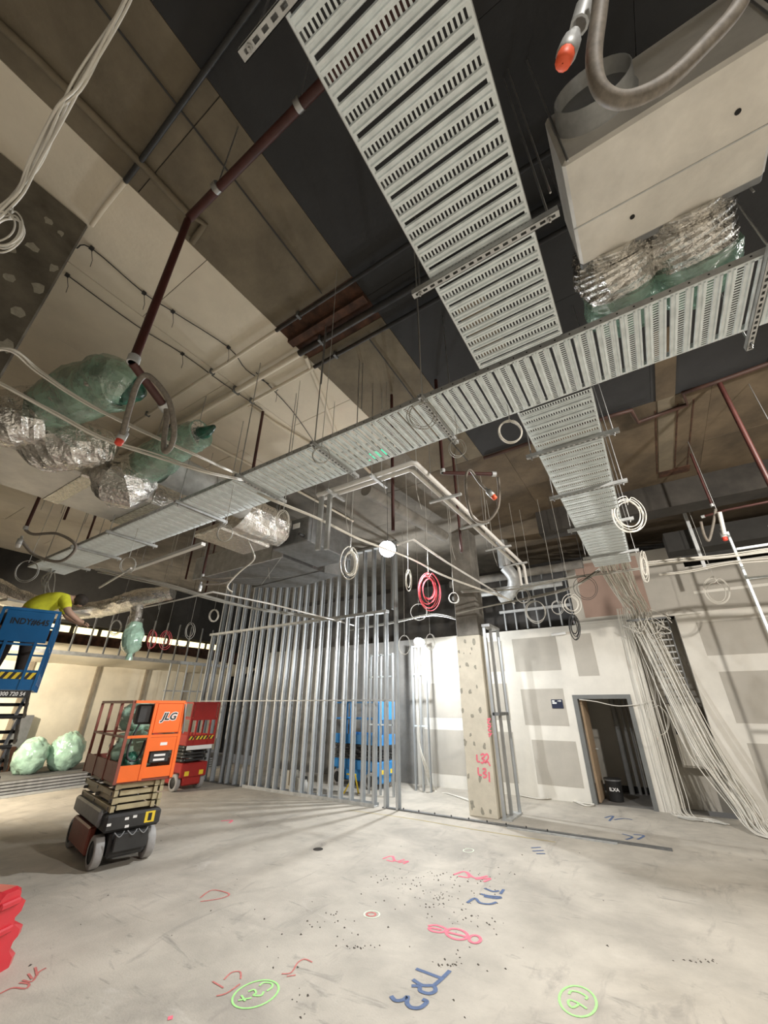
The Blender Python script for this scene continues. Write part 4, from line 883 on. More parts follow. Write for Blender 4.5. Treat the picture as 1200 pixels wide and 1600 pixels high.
# small sprinkler drops at the far left
for (x, y, a), lb in (((312, 922, 7.2), 'small white-capped sprinkler drop hanging before the tall stud partition'), ((28, 853, 5.5), 'sprinkler drop with a big hose loop above the worker at the far left')):
    c = at_a(x, y, a); sprinkler(lb, [[V((c.x, c.y, ZC - .03)), c + V((0, 0, .25))]], [c + V(v) for v in ((0, 0, .25), (.05, .1, .2), (.3, .3, .22), (.5, .5, .05), (.3, .45, -.15), (.1, .2, -.1), (.0, .02, .08))] if a < 6 else [c + V(v) for v in ((0, 0, .25), (.2, .1, .2), (.5, .3, .22), (.3, .2, .12), (.05, .02, .1))], c, (0, 0, -1), .02, .022, 'white_pvc', .03)
for i, (x, y0, y1, z) in enumerate(((100, 752, 812, 5.2), (395, 685, 735, 5.0), (130, 820, 860, 5.0), (290, 850, 905, 4.6), (320, 850, 930, 4.6), (935, 830, 900, 5.3))):
    q = at_z(x, y1, z); pipe('red_pipe', [V((q.x, q.y, ZC - .03)), V((q.x, q.y, z))], .022, 'red_pipe', ('dark red pipe dropping above the far left duct', 'dark red pipe dropping above the long tray before the diagonal conduit', 'dark red pipe dropping over the far end of the long tray', 'left of two red pipes dropping before the tapered duct', 'right of two red pipes dropping before the tapered duct', 'dark pipe dropping in front of the pink fire board')[i], group='red pipes')
# twin white pipes in an L on strut brackets, right of the lamp
tw = thing('twin_pipes', 'pair of parallel white pipes bent at a right angle right of the glaring lamp', 'pipes', (-1.9, 5.5, 4.6), 0)
for o_ in (0, .11):
    x, y = -1.95 + o_, 3.66 - o_; MB().tube([V((-3.38, y, 4.62)), V((x - .03, y, 4.62)), V((x, y + .03, 4.62)), V((x + .05, 8.15, 4.62)), V((x + .055, 8.2, 4.57)), V((x + .055, 8.2, 4.2))], .032, 10).build('white_pipe', 'white_pvc', tw)
for y in (4.5, 5.6, 6.8, 7.9): MB().bar((-2.12, y, 4.565), (-1.64, y, 4.565), .041, .03).build('bracket', 'gal_dull', tw); MB().cyl((-2.08, y, 4.55), (-2.08, y, ZC - .001), .005, 5).build('hanger_rod', 'zinc_rod', tw)
for x in (-3.1, -2.4): MB().bar((x, 3.42, 4.565), (x, 3.80, 4.565), .041, .03).build('bracket', 'gal_dull', tw); MB().cyl((x, 3.45, 4.55), (x, 3.45, ZC - .001), .005, 5).build('hanger_rod', 'zinc_rod', tw)
hp_ = thing('hanging_post', 'pair of galvanised uprights hanging beside the air unit', 'post', (-3.3, 3.8, 4), 0)
for x, y0, y1 in ((503, 775, 870), (516, 770, 868)):
    q = at_z(x, y0, 4.62); MB().box((q.x - .03, q.y - .02, 4.62 - (y1 - y0) * .0085), (q.x + .03, q.y + .02, 4.66)).build('upright', 'gal_dull', hp_)
tag(MB().bar((-9.0, 3.42, 4.1), at_z(205, 888, 4.1), .03, .03).build('lead_rail', 'white_pvc'), 'thin pale rail beyond the far end of the long tray', 'rail')
a = at_z(205, 890, 4.25); b = at_z(318, 850, 4.25)
lt = thing('ceiling_batten', 'slim white light batten, unlit, hanging beyond the far part of the long tray', 'light batten', a.lerp(b, .5), 0); MB().bar(a, b, .07, .05).build('batten_body', 'white_pvc', lt)
for k in (.15, .85): p = a.lerp(b, k); MB().cyl(p, (p.x, p.y, ZC - .001), .004, 5).build('hanger_rod', 'zinc_rod', lt)
# pipes and ducts along the rear, above the plasterboard wall
pipe('rear_pipe', [V((-4.6, 10.9, 5.25)), V((-.9, 10.9, 5.25))], .11, 'concrete_raw', 'thick grey pipe along the rear above the plasterboard wall', group='rear pipes', n=16)
pipe('rear_pipe', [V((-4.6, 11.0, 4.85)), V((-1.5, 11.0, 4.85))], .07, 'gal_dull', 'thinner grey pipe along the rear above the plasterboard wall', group='rear pipes', n=14)
o = MB().tube(smooth_path([(-2.75, 10.4, 5.35), (-2.6, 10.5, 5.05), (-2.75, 10.7, 4.75), (-3.1, 10.8, 4.6)], 6), .16, 16); o.cyl((-2.75, 10.4, 5.35), (-2.75, 10.4, ZC - .006), .16, 16); tag(o.build('duct_elbow', 'gal_dull'), 'grey duct elbow right of the column head', 'duct')
uw = thing('wall_framing', 'dark framing of studs above the rear plasterboard wall right of the column', 'stud wall', (-2.2, 11.6, 3.86)); me = c_stud_mesh(1.5)
for i in range(7): put(me, 'stud', uw, (-3.3 + i * .3, 11.6, 3.88))
MB().box((-3.4, 11.5, 4.35), (-1.45, 11.56, 4.42)).build('cross_rail', 'gal_dull', uw); MB().box((-3.4, 11.5, 5.05), (-1.45, 11.56, 5.12)).build('cross_rail', 'gal_dull', uw)
# suspended steel frame at the right edge
rf = thing('ladder_stand', 'bright galvanised ladder frame standing out before the right plasterboard wall', 'steel frame', (2.0, 9.5, 0))
x = at_y(1165, 900, 9.5).x
for dx_ in (0, .62): MB().box((x + dx_ - .018, 9.47, 0), (x + dx_ + .018, 9.53, 5.0)).build('upright', 'gal', rf)
for z in (1.2, 2.4, 4.05, 4.62): MB().box((x + .03, 9.48, z), (x + 1.2, 9.52, z + .04)).build('cross_bar', 'gal', rf)
x = at_y(1095, 870, 10.2).x; tag(MB().box((x - .03, 10.17, 4.5), (x + .03, 10.23, ZC - .001)).build('hung_channel', 'gal_dull'), 'short hanging channel before the right plasterboard wall', 'channel')
# small dark box with green glow: exit sign seen past the long tray
q = at_z(592, 712, 4.9); es = thing('exit_sign', 'small green lit exit sign hanging beyond the long tray', 'exit sign', q, 0)
MB().bev(q + V((-.16, -.02, -.09)), q + V((.16, .02, .09)), .008).build('housing', 'lift_grey', es); MB().box(q + V((-.14, -.024, -.075)), q + V((.14, -.02, .075))).build('face', mat('exit_green', (.01, .25, .12), .4, emit=((.02, .6, .3), .8)), es)
for s in (-.12, .12): MB().cyl(q + V((s, 0, .09)), V((q.x + s, q.y, ZC - .001)), .003, 5).build('hanger_rod', 'zinc_rod', es)
# loose threaded rods left hanging from the soffit
for i, (x0, y0, x1, y1) in enumerate(((510, 513, 500, 600), (567, 568, 564, 640), (465, 630, 458, 700), (793, 108, 838, 330), (1075, 690, 1115, 800), (1170, 600, 1200, 672), (88, 740, 78, 800), (118, 745, 108, 805), (150, 770, 140, 820))):
    q = at_z(x0, y0, ZC - .002)
    lo = q.z; r = _ray(x1, y1); zz = CAM_H + r.z * math.hypot(q.x, q.y) / math.hypot(r.x, r.y)
    tag(MB().cyl((q.x, q.y, max(zz, T + .1)), q, .006, 6).build('threaded_rod', 'zinc_rod'), ('loose rod in front of the rusty slot', 'loose rod on the farther brown band', 'loose rod left of the diagonal conduit', 'loose rod right of the near tray', 'loose bright rod above the right sprinkler', 'loose rod at the right edge of the tan soffit', 'leftmost of three loose rods above the left duct', 'middle of three loose rods above the left duct', 'rightmost of three loose rods above the left duct')[i] + ', hanging from the soffit', 'threaded rod', 'loose hanging rods')
# ------------------------------------------------------------------ cables, bundles and coils
rc = random.Random(11)
def coil(label, px, py, rx, ry, a, m='cable_grey', r=.006, turns=4, lead=None, name='cable_coil', spread=.12):
    # hanging coil: loops in a plane across the line of sight, at distance a
    c = at_a(px, py, a); s = a / F_PX; u = RT; w_ = (UPZ * .93 - FH * .2).normalized(); pts = []; d = FH
    N = 20; r *= .55; turns = max(2, turns - 1); spread *= 1.5
    for t in range(turns):
        k = 1 + rc.uniform(-spread, spread); o = V((rc.uniform(-.3, .3), rc.uniform(-.3, .3), rc.uniform(-.3, .3))) * rx * s * spread * 1.6
        kx = k * rc.uniform(.88, 1.08)
        for i in range(N):
            q = 2 * math.pi * i / N + math.pi / 2; pts.append(c + o + (u * math.cos(q) * rx * kx + w_ * math.sin(q) * ry * k) * s + d * (t - turns / 2) * r * 1.5 + d * math.cos(q * 2 + t) * r)
    pts = smooth_path(pts[::1], 2)
    t = thing(name, label, 'cable coil', c - w_ * ry * s, 0, 'hanging cable coils')
    MB().tube(pts, r, 5).build('loops', m, t)
    top = c + w_ * ry * s
    l_ = V((top.x + .004, top.y, ZC - .002)) if lead is None or lead == 'c' else (V((top.x, top.y, T + .03)) if lead == 't' else V(lead))
    MB().tube(smooth_path([top - w_ * .01, top.lerp(l_, .5) + V((.01, .0, 0)), l_], 4), min(r, .004), 5).build('tie_wire', 'cable_grey' if m != 'cable_dark' else m, t)
    return t
def up(px, py, a, dz=None):
    p = at_a(px, py, a); return V((p.x, p.y, ZC - .002 if dz is None else dz))
coil('loose grey cable coil on the underside of the long tray, by the near tray end', 660, 650, 22, 23, 2.95, 'cable_grey', .006, 4, 'c')
coil('grey cable coil just behind the far edge of the long tray', 714, 700, 15, 17, 3.4, 'cable_grey', .005, 3, 't')
coil('tight grey cable coil hanging at the foot of the branch tray', 797, 675, 18, 19, 3.3, 'cable_white', .006, 6, 't', spread=.08)
coil('faint wire coil under the long tray left of its second strut', 502, 711, 15, 15, 3.1, 'cable_grey', .005, 3, 'c')
coil('white cable coil hanging from the right edge of the branch tray', 982, 805, 24, 24, 5.2, 'cable_white', .011, 7, 't', spread=.14)
coil('bold white cable coil left of the glaring lamp', 547, 880, 11, 21, 5.6, 'cable_white', .016, 6, 'c', spread=.2)
coil('small white cable loop right of the glaring lamp', 638, 907, 4.5, 14, 6.3, 'cable_white', .014, 3, 'c', spread=.15)
coil('bright pink cable coil right of the glaring lamp', 670, 922, 13, 22, 6.6, 'cable_pink', .012, 8, 'c', spread=.25)
coil('small grey cable loop before the column below the pink coil', 709, 935, 8, 8, 7.2, 'cable_grey', .012, 3, 'c')
coil('grey cable loops above the low lamp', 654, 957, 11, 11, 8.4, 'cable_grey', .012, 3, 'c')
coil('grey cable loops right of the low lamp', 672, 1003, 7, 11, 9.0, 'cable_grey', .014, 3, 'c')
coil('grey cable loops left of the low lamp', 632, 1008, 9, 13, 9.0, 'cable_grey', .012, 3, 'c')
coil('open white cable coil before the right plasterboard wall', 1120, 924, 19, 18, 7.6, 'cable_white', .011, 4, 'c')
coil('large pale cable coil above the plasterboard wall right of the column', 837, 956, 14, 15, 8.2, 'cable_grey', .014, 4, 'c')
coil('small cable loop above the plasterboard wall, right of the column head', 817, 931, 11, 11, 8.0, 'cable_grey', .012, 3, 'c')
coil('pale cable coil before the pink fire board', 893, 943, 12, 13, 7.6, 'cable_white', .012, 4, 'c')
coil('thin cable loop left of the dark hanging bundle', 871, 950, 9, 10, 7.7, 'cable_grey', .01, 2, 'c')
coil('dark thin cable loop on the pink fire board', 916, 918, 17, 17, 7.6, 'cable_dark', .008, 2, 'c')
coil('narrow black cable bundle hanging before the pink fire board', 897, 980, 6, 14, 7.4, 'cable_dark', .014, 7, 'c', spread=.3)
coil('long narrow white cable coil hanging at the end of the branch tray', 1006, 886, 5, 20, 6.6, 'cable_white', .013, 6, at_a(1003, 860, 6.6), spread=.25)
coil('white cable coil beside the air unit', 442, 812, 9, 13, 4.6, 'cable_white', .008, 4, 'c')
coil('grey cable coil under the long tray beside the foil duct', 351, 833, 11, 12, 4.4, 'cable_grey', .008, 3, 't')
coil('grey cable coil under the far end of the long tray', 200, 882, 11, 11, 5.6, 'cable_grey', .008, 4, 't')
coil('loose cable coil above the worker at the far left', 42, 893, 18, 15, 5.8, 'cable_grey', .010, 3, 'c')
coil('white cable coil hanging right of the worker', 181, 980, 9, 11, 8.5, 'cable_white', .012, 4, 'c')
coil('white cable coil hanging before the left end of the tall partition', 334, 962, 7, 9, 9.0, 'cable_white', .012, 5, 'c')
coil('grey cable loops left of the tall partition', 297, 985, 7, 11, 9.2, 'cable_grey', .012, 3, 'c')
coil('dark grey cable loops left of the tall partition, lower pair', 286, 1003, 7, 8, 9.4, 'cable_dark', .012, 3, 'c')
coil('left one of two red cable coils at the far left', 239, 998, 6, 12, 9.5, 'cable_pink', .012, 4, 'c', spread=.3)
coil('right one of two red cable coils at the far left', 259, 1000, 8, 12, 9.5, 'cable_pink', .012, 4, 'c', spread=.3)
coil('white cable coil at the upper left edge', 8, 362, 24, 30, 1.55, 'cable_white', .006, 7, at_a(20, 325, 1.55), spread=.12)
coil('thin loop of white cable hanging in front of the cable riser', 1028, 1125, 17, 22, 8.2, 'cable_white', .008, 3, at_a(1022, 1060, 8.2))
# bundles: every cable is one strand of its bundle
def bundle(label, pts, n, spread, r, m, name='cable_bundle', ties=0, end=1., k=6, jit=.5):
    P_ = [V(p) for p in pts]; t = thing(name, label, 'cable bundle', P_[0], 0, 'cable bundles')
    for i in range(n):
        o = V((rc.uniform(-1, 1), rc.uniform(-1, 1), rc.uniform(-1, 1))) * spread; q = []
        for j, p in enumerate(P_):
            e = 1 + (end - 1) * j / (len(P_) - 1); q.append(p + o * e + V((rc.uniform(-1, 1), rc.uniform(-1, 1), rc.uniform(-1, 1))) * spread * jit)
        MB().tube(smooth_path(q, k), r, 5).build('cable', m, t)
    for j in range(ties): p = P_[1 + j % max(1, len(P_) - 2)]; MB().lathe(p - V((0, 0, .006)), (P_[-1] - P_[0]), [(0, spread * 1.5), (.012, spread * 1.5)], 10).build('cable_tie', 'white_pvc', t)
    return t
bundle('tied white cable bundle slanting down at the upper left corner', [at_a(215, -40, 1.55), at_a(190, 12, 1.55), at_a(128, 122, 1.55), at_a(95, 170, 1.56), at_a(55, 252, 1.56), at_a(28, 300, 1.55), at_a(-20, 345, 1.55)], 6, .014, .005, 'cable_white', jit=.9)
bundle('upper white cable bundle sweeping over the green wrap to the long tray', [at_a(-30, 548, 2.6), at_a(20, 548, 2.7), at_a(60, 580, 2.85), at_a(130, 628, 3.0), at_a(210, 668, 3.2), at_a(300, 708, 3.4), at_z(385, 745, T + .12), V((-3.0, 2.6, T + .04)), V((-1.5, 2.7, T + .03))], 4, .016, .007, 'cable_white', jit=.5)
bundle('lower white cable bundle sweeping over the foil duct to the long tray', [at_a(-30, 585, 2.7), at_a(20, 610, 2.8), at_a(90, 648, 3.0), at_a(160, 685, 3.2), at_a(250, 715, 3.4), at_a(330, 740, 3.5), at_z(395, 752, T + .13), V((-3.2, 2.75, T + .04)), V((-1.7, 2.8, T + .03))], 4, .014, .007, 'cable_white', jit=.5)
bundle('white cable bundle dropping from the long tray toward the glaring lamp', [at_z(400, 768, T + .02), at_z(430, 783, 4.25), at_z(500, 812, 4.22), at_z(560, 842, 4.2), at_z(640, 872, 4.2), at_z(690, 898, 4.2), at_z(740, 917, 4.2), at_z(800, 938, 4.2)], 3, .012, .012, 'cable_white')
ptl = [at_z(820, 935, 4.15), at_z(648, 845, 4.15), at_z(620, 850, 4.15)]
tag(MB().tube([at_z(620, 851, 4.3), at_z(646, 843, 4.3), at_z(700, 880, 4.3), at_z(745, 907, 4.3), at_z(804, 943, 4.3)], .018, 8).build('pale_conduit', 'white_pvc'), 'bent pale conduit from the glaring lamp to the column', 'conduit')
tag(MB().tube([at_z(150, 965, 4.0), at_z(245, 945, 4.0), at_z(333, 925, 4.0), at_z(420, 943, 4.0), at_z(520, 968, 4.0), at_z(555, 978, 4.0)], .018, 8).build('pale_conduit', 'white_pvc'), 'bent pale conduit before the tall stud partition', 'conduit')
tag(MB().tube(smooth_path([at_z(388, 846, 4.63), at_a(395, 862, 4.8), at_a(396, 875, 4.8), at_a(375, 893, 4.8), at_a(357, 912, 4.8), at_a(356, 920, 4.8), at_a(363, 925, 4.8)], 6), .010, 6).build('loose_cable', 'cable_white'), 'single white cable curling down below the foil duct', 'cable')
bundle('fan of grey cables sagging from the long tray end toward the tall partition', [at_z(150, 890, T + .02), at_z(185, 898, T - .05), at_z(260, 915, 4.15), at_z(330, 935, 4.05), at_z(400, 952, 4.05), at_y(470, 962, 7.9), at_y(530, 970, 8.3)], 9, .06, .011, 'cable_grey', jit=.4)
bundle('dark cables spilling over the far end of the long tray', [V((-9.3, 2.7, T + .04)), V((-9.65, 2.75, T + .02)), V((-9.8, 2.8, T - .15)), V((-9.85, 2.9, T - .4))], 6, .10, .012, 'cable_grey')
bundle('bundle of grey cables strung from the column to the branch tray end', [at_y(715, 958, 8.9), at_y(760, 948, 8.8), at_y(850, 930, 8.6), at_y(900, 915, 8.4), at_z(940, 888, T + .06)], 5, .035, .012, 'cable_grey')
bundle('upper pair of grey cables strung from the column toward the branch tray', [at_y(720, 925, 8.9), at_y(800, 920, 8.8), at_y(880, 905, 8.6), at_y(950, 895, 8.5), at_y(1010, 888, 8.5)], 3, .03, .011, 'cable_grey')
bundle('grey cables strung along the rear left of the column', [at_y(540, 985, 9.8), at_y(610, 972, 9.6), at_y(675, 960, 9.5), V((-3.77, 9.3, 3.9))], 4, .05, .012, 'cable_grey')
bundle('upper white cable bundle strung across before the right plasterboard wall', [at_y(1008, 880, 8.5), at_y(1060, 876, 8.5), at_y(1130, 870, 8.5), at_y(1200, 861, 8.5), at_y(1270, 853, 8.5)], 6, .03, .011, 'cable_white')
bundle('lower white cable bundle strung across before the right plasterboard wall', [at_y(1030, 898, 9.2), at_y(1080, 892, 9.2), at_y(1140, 880, 9.2), at_y(1200, 874, 9.2), at_y(1270, 868, 9.2)], 4, .025, .011, 'cable_white')
# riser drop: from the branch tray end to the wall, then down the recess and out over the floor
dr_ = thing('cable_drop', 'dense drop of white cables from the branch tray end down to the right floor', 'cable drop', (0.3, 10.8, 0), 0)
for i in range(34):
    t = i / 33; x0 = -.42 + .48 * t; xw = -.20 + .42 * t + rc.uniform(-.06, .06); yw = 11.18 + rc.uniform(-.12, .15); f = rc.random()
    dx_ = rc.uniform(-.04, .04)
    pts = [V((x0, 7.7, T + .03)), V((x0, 8.15, T + .04)), V((x0 + rc.uniform(-.04, .04), 8.5, T - .03 + rc.uniform(-.05, .05))), V((x0 * .6 + xw * .4, 9.6, 4.12 + rc.uniform(-.10, .10))), V((xw, 10.75, 3.98 + rc.uniform(-.12, .06))), V((xw, yw - .05, 3.72)),
           V((xw + .10 + dx_, yw - .10, 3.2)), V((xw + .28 + dx_ * 2, yw - .22, 2.1)), V((xw + .48 + dx_ * 2, yw - .38, 1.1)), V((.58 + .35 * t + dx_ * 2, 10.72 + rc.uniform(-.12, .12), .38)), V((.72 + .3 * t, 10.50 + rc.uniform(-.12, .12), .06)), V((1.0 + .2 * t, 10.30 + rc.uniform(-.15, .15), .02 + .02 * f)), V((1.6, 10.0 + rc.uniform(-.2, .2), .02 + .02 * f))]
    MB().tube(smooth_path(pts, 5), .0105, 5).build('cable', 'cable_white', dr_)
d2 = thing('cable_drop', 'thin curtain of white cables hanging straight down the pier right of the doorway', 'cable drop', (-.3, 11.2, 0), 0)
for i in range(11):
    t = i / 10; x = -.44 + .36 * t + rc.uniform(-.02, .02); y = 11.36 + rc.uniform(-.08, .04)
    pts = [V((x + .05, 10.7, 4.0)), V((x, y, 3.72)), V((x + rc.uniform(-.02, .02), y, 2.6)), V((x + rc.uniform(-.03, .03), y, 1.2)), V((x, y, .35)), V((x + .03, y - .04, .03)), V((x + .2 + .2 * t, y - .10 - .2 * rc.random(), .015)), V((x + .55, y - .35, .015))]
    MB().tube(smooth_path(pts, 5), .008, 5).build('cable', 'cable_white', d2)
tg = thing('cable_tangle', 'tangle of loose cable tails where the drop meets the wall above the riser', 'cable tangle', (0, 11.1, 3.6), 0)
for i in range(16):
    c = V((rc.uniform(-.25, .45), 11.1 + rc.uniform(-.1, .15), 3.75 + rc.uniform(-.25, .15))); q = [c + V((rc.uniform(-.2, .2), rc.uniform(-.1, .1), rc.uniform(-.22, .2))) for _ in range(5)]
    MB().tube(smooth_path(q, 5), .008, 5).build('cable_tail', 'cable_white', tg)
tag(MB().box((-.28, 11.02, 3.74), (.50, 11.06, 3.78)).build('support_strut', 'gal_dark'), 'dark strut on which the cable drop bends down at the riser', 'strut')
def floor_cable(pxs, label, m='cable_white', r=.012, n=3, z=.012):
    t = thing('floor_cable', label, 'cable', at_z(*pxs[0], 0), 0, 'cables on the floor')
    for i in range(n): MB().tube(smooth_path([at_z(x + rc.uniform(-3, 3), y + rc.uniform(-1.2, 1.2), z + .004 * i) for x, y in pxs], 5), r, 5).build('cable', m, t)
floor_cable([(812, 1243), (845, 1248), (880, 1246), (905, 1253), (930, 1256), (915, 1258), (895, 1252)], 'white cables lying along the foot of the wall left of the doorway')
t = thing('loose_cable', 'white cables dropping from the small stud frame to the floor behind the column', 'cable', (-5.2, 10.6, 0), 0, 'cables on the floor')
for i in range(3): MB().tube(smooth_path([at_y(652 + i, 1110, 10.5), at_y(655, 1160, 10.5), at_y(662 + 2 * i, 1195, 10.5), at_z(678 + i, 1235, .02), at_z(700, 1240, .014), at_z(735, 1250 + i, .014)], 5), .012, 5).build('cable', 'cable_white', t)
floor_cable([(1060, 1277), (1078, 1280), (1095, 1282), (1110, 1283), (1135, 1288)], 'loose grey cable tails on the floor under the riser', 'cable_grey')
tag(MB().tube(smooth_path([at_y(905, 1093, WY - .06), at_y(930, 1096, WY - .06), at_y(965, 1103, WY - .06), at_y(1000, 1100, WY - .06), at_y(1020, 1095, WY - .1)], 6), .01, 6).build('loose_cable', 'cable_white'), 'single white cable drooping across the doorway head', 'cable')
# thin hanging wires in the upper rear void
for i, (x, y, z0) in enumerate(((596, 735, 4.75), (650, 760, 4.7), (705, 850, 4.9), (760, 820, 5.0), (770, 860, 4.9), (540, 800, 5.0), (420, 880, 4.7), (250, 930, 4.4), (360, 880, 4.8), (270, 870, 4.8))):
    p = at_z(x, y, z0); tag(MB().tube(smooth_path([V((p.x, p.y, ZC - .002)), p + V((.02, 0, .5)), p, p + V((.05, .03, -.35))], 5), .006, 5).build('hanging_wire', 'cable_grey'), 'thin grey wire end dangling from the soffit ' + ('beside the exit sign', 'before the twin pipes', 'left of the column head', 'right of the column head', 'over the rear wall right of the column', 'behind the hanging uprights', 'before the tapered duct', 'above the far left foil duct', 'before the foil-wrapped duct', 'beyond the far end of the long tray')[i], 'wire', 'dangling wires')
# ------------------------------------------------------------------ spray marks and debris on the floor (traced in plan on the slab)
def fmark(polys, wd, m, label, name='floor_marking', cat='floor marking'):
    tag(strokes(polys, at_z, 0, wd, (0, 0, 1)).build(name, m), label, cat, 'spray marks on the floor')
fmark([[(650, 1514), (690, 1529)], [(703, 1517), (690, 1530), (676, 1542)], [(645, 1531), (660, 1540), (677, 1541), (680, 1549), (670, 1553), (657, 1549), (655, 1542), (643, 1541)],
       [(611, 1557), (618, 1564), (630, 1563), (637, 1558), (636, 1568), (643, 1575), (657, 1575), (667, 1566), (660, 1562)]], .035, 'paint_blue', 'dark blue spray-painted TR3 on the near floor')
fmark([[(757, 1388), (770, 1393), (780, 1392)], [(787, 1390), (782, 1397)], [(751, 1397), (763, 1400), (782, 1402), (775, 1404), (756, 1401)], [(730, 1411), (742, 1404), (750, 1411), (765, 1413), (776, 1410)]], .035, 'paint_blue', 'dark blue spray-painted TR2 on the middle floor')
def ell(cx, cy, rx, ry, rot, n=18):
    r = math.radians(rot); l = [(cx + rx * math.cos(t) * math.cos(r) - ry * math.sin(t) * math.sin(r), cy + rx * math.cos(t) * math.sin(r) + ry * math.sin(t) * math.cos(r)) for t in [2 * math.pi * i / n for i in range(n)]]
    return l + [l[0]]
fmark([ell(903, 1565, 30, 23, 22), [(889, 1554), (893, 1549), (905, 1551), (917, 1558), (915, 1562)], [(917, 1577), (905, 1569), (891, 1563), (888, 1568), (894, 1575), (903, 1571), (903, 1567)]], .018, 'paint_green', 'bright green spray-painted C6 in a circle on the near floor')
fmark([ell(399, 1554, 38, 19, -20), [(405, 1541), (412, 1536), (424, 1537), (425, 1543), (417, 1549)], [(388, 1550), (397, 1547), (400, 1552), (396, 1556), (408, 1556), (412, 1550)], [(372, 1564), (393, 1560)], [(377, 1556), (383, 1565)]], .016, 'paint_green', 'bright green spray-painted C24 in an oval on the near floor')
fmark([[(598, 1342), (612, 1338), (615, 1346), (604, 1344)], [(614, 1338), (619, 1346), (632, 1343)], [(622, 1348), (638, 1346), (630, 1350)]], .03, 'paint_pink', 'left one of two small pink zigzag marks across the middle floor')
fmark([[(709, 1367), (726, 1362), (733, 1371), (716, 1369)], [(730, 1363), (742, 1372), (762, 1369)], [(743, 1374), (766, 1373), (756, 1378)]], .035, 'paint_pink', 'right one of two small pink zigzag marks, above the blue TR2')
fmark([[(669, 1447), (682, 1446), (697, 1452), (690, 1457), (675, 1455), (671, 1450), (690, 1453)], ell(714, 1460, 17, 8, 12), [(700, 1457), (728, 1464)], ell(742, 1468, 9, 6, 5)], .03, 'paint_pink', 'pink spray-painted loops between the blue TR2 and TR3')
fmark([ell(581, 1429, 12, 5.5, 0)], .016, 'paint_paleg', 'small pale ring sprayed on the middle floor left of the pink loops')
fmark([ell(580, 1429, 7, 3, 0)], .02, 'paint_red', 'small red dot sprayed inside the pale floor ring')
fmark([ell(732, 1329, 8, 3, 0)], .016, 'paint_paleg', 'tiny white ring sprayed on the floor before the column')
fmark([[(313, 1403), (332, 1391), (358, 1397), (345, 1404), (313, 1409)]], .02, 'paint_red', 'faint red triangle sprayed on the floor right of the orange lift')
fmark([[(350, 1531), (362, 1520), (375, 1519), (376, 1530)], [(332, 1534), (349, 1544)], [(338, 1557), (355, 1552), (375, 1538)]], .014, 'paint_red', 'faint pink scrawl beside the green C24 oval')
fmark([[(440, 1522), (455, 1520), (465, 1505), (476, 1499), (488, 1504)], [(448, 1526), (462, 1524)]], .014, 'paint_red', 'faint pink squiggle up and right of the green C24 oval')
fmark([[(0, 1553), (20, 1544), (40, 1545), (45, 1538), (30, 1536)], [(35, 1532), (50, 1534), (60, 1520), (72, 1513)], [(44, 1522), (50, 1530)], [(55, 1512), (58, 1525)]], .018, 'paint_red', 'dark red scribble on the floor below the red barrier')
fmark([[(345, 1283), (362, 1282), (358, 1286)]], .05, 'paint_pink', 'small faint pink dab on the floor right of the red lift')
fmark([[(830, 1325), (845, 1324)], [(832, 1330), (850, 1329)], [(838, 1334), (852, 1334)]], .035, 'paint_blue', 'faint blue scribble on the floor before the floor track end')
fmark([[(945, 1278), (958, 1275), (952, 1283)], [(960, 1281), (975, 1279), (988, 1281)]], .04, 'paint_blue', 'faint blue scribble on the floor nearest the doorway')
fmark([[(972, 1303), (988, 1308), (978, 1312)], [(990, 1304), (1006, 1306), (996, 1312)]], .04, 'paint_blue', 'faint blue scribble on the floor beyond the floor track end')
fmark([[(262, 1592), (270, 1590)]], .04, 'paint_pink', 'small pink spot at the bottom edge of the floor')
# dirt crumbs: too many and small to count
mb = MB(); rnd = random.Random(5)
for cx, cy, sx, sy, n in ((690, 1400, 55, 22, 60), (640, 1375, 60, 15, 45), (735, 1370, 60, 12, 25), (750, 1440, 35, 15, 20), (520, 1440, 40, 20, 20), (560, 1480, 30, 3, 15), (700, 1510, 25, 12, 18), (600, 1430, 300, 90, 60), (1090, 1503, 25, 4, 14), (470, 1560, 12, 40, 8)):
    for _ in range(n):
        p = at_z(cx + rnd.gauss(0, sx * .6), min(1590, cy + rnd.gauss(0, sy * .6)), 0); r = rnd.uniform(.005, .016)
        k = [V((p.x + r * math.cos(t + rnd.uniform(0, 1)) * rnd.uniform(.6, 1.4), p.y + r * math.sin(t) * rnd.uniform(.6, 1.4), 0)) for t in (0, 1.6, 3.1, 4.7)]
        mb.add(k + [V((p.x, p.y, r * .6))], [(0, 1, 4), (1, 2, 4), (2, 3, 4), (3, 0, 4)])
o = mb.build('floor_debris', 'debris'); o['kind'] = 'stuff'; tag(o, 'scattered dark dirt crumbs on the concrete floor', 'debris')

tag(MB().cyl((at_z(497, 1327, 0)), at_z(497, 1327, 0) + V((0, 0, .004)), .075, 18).build('drain_cover', 'beam_dark'), 'round dark drain cover set in the middle floor', 'drain cover')
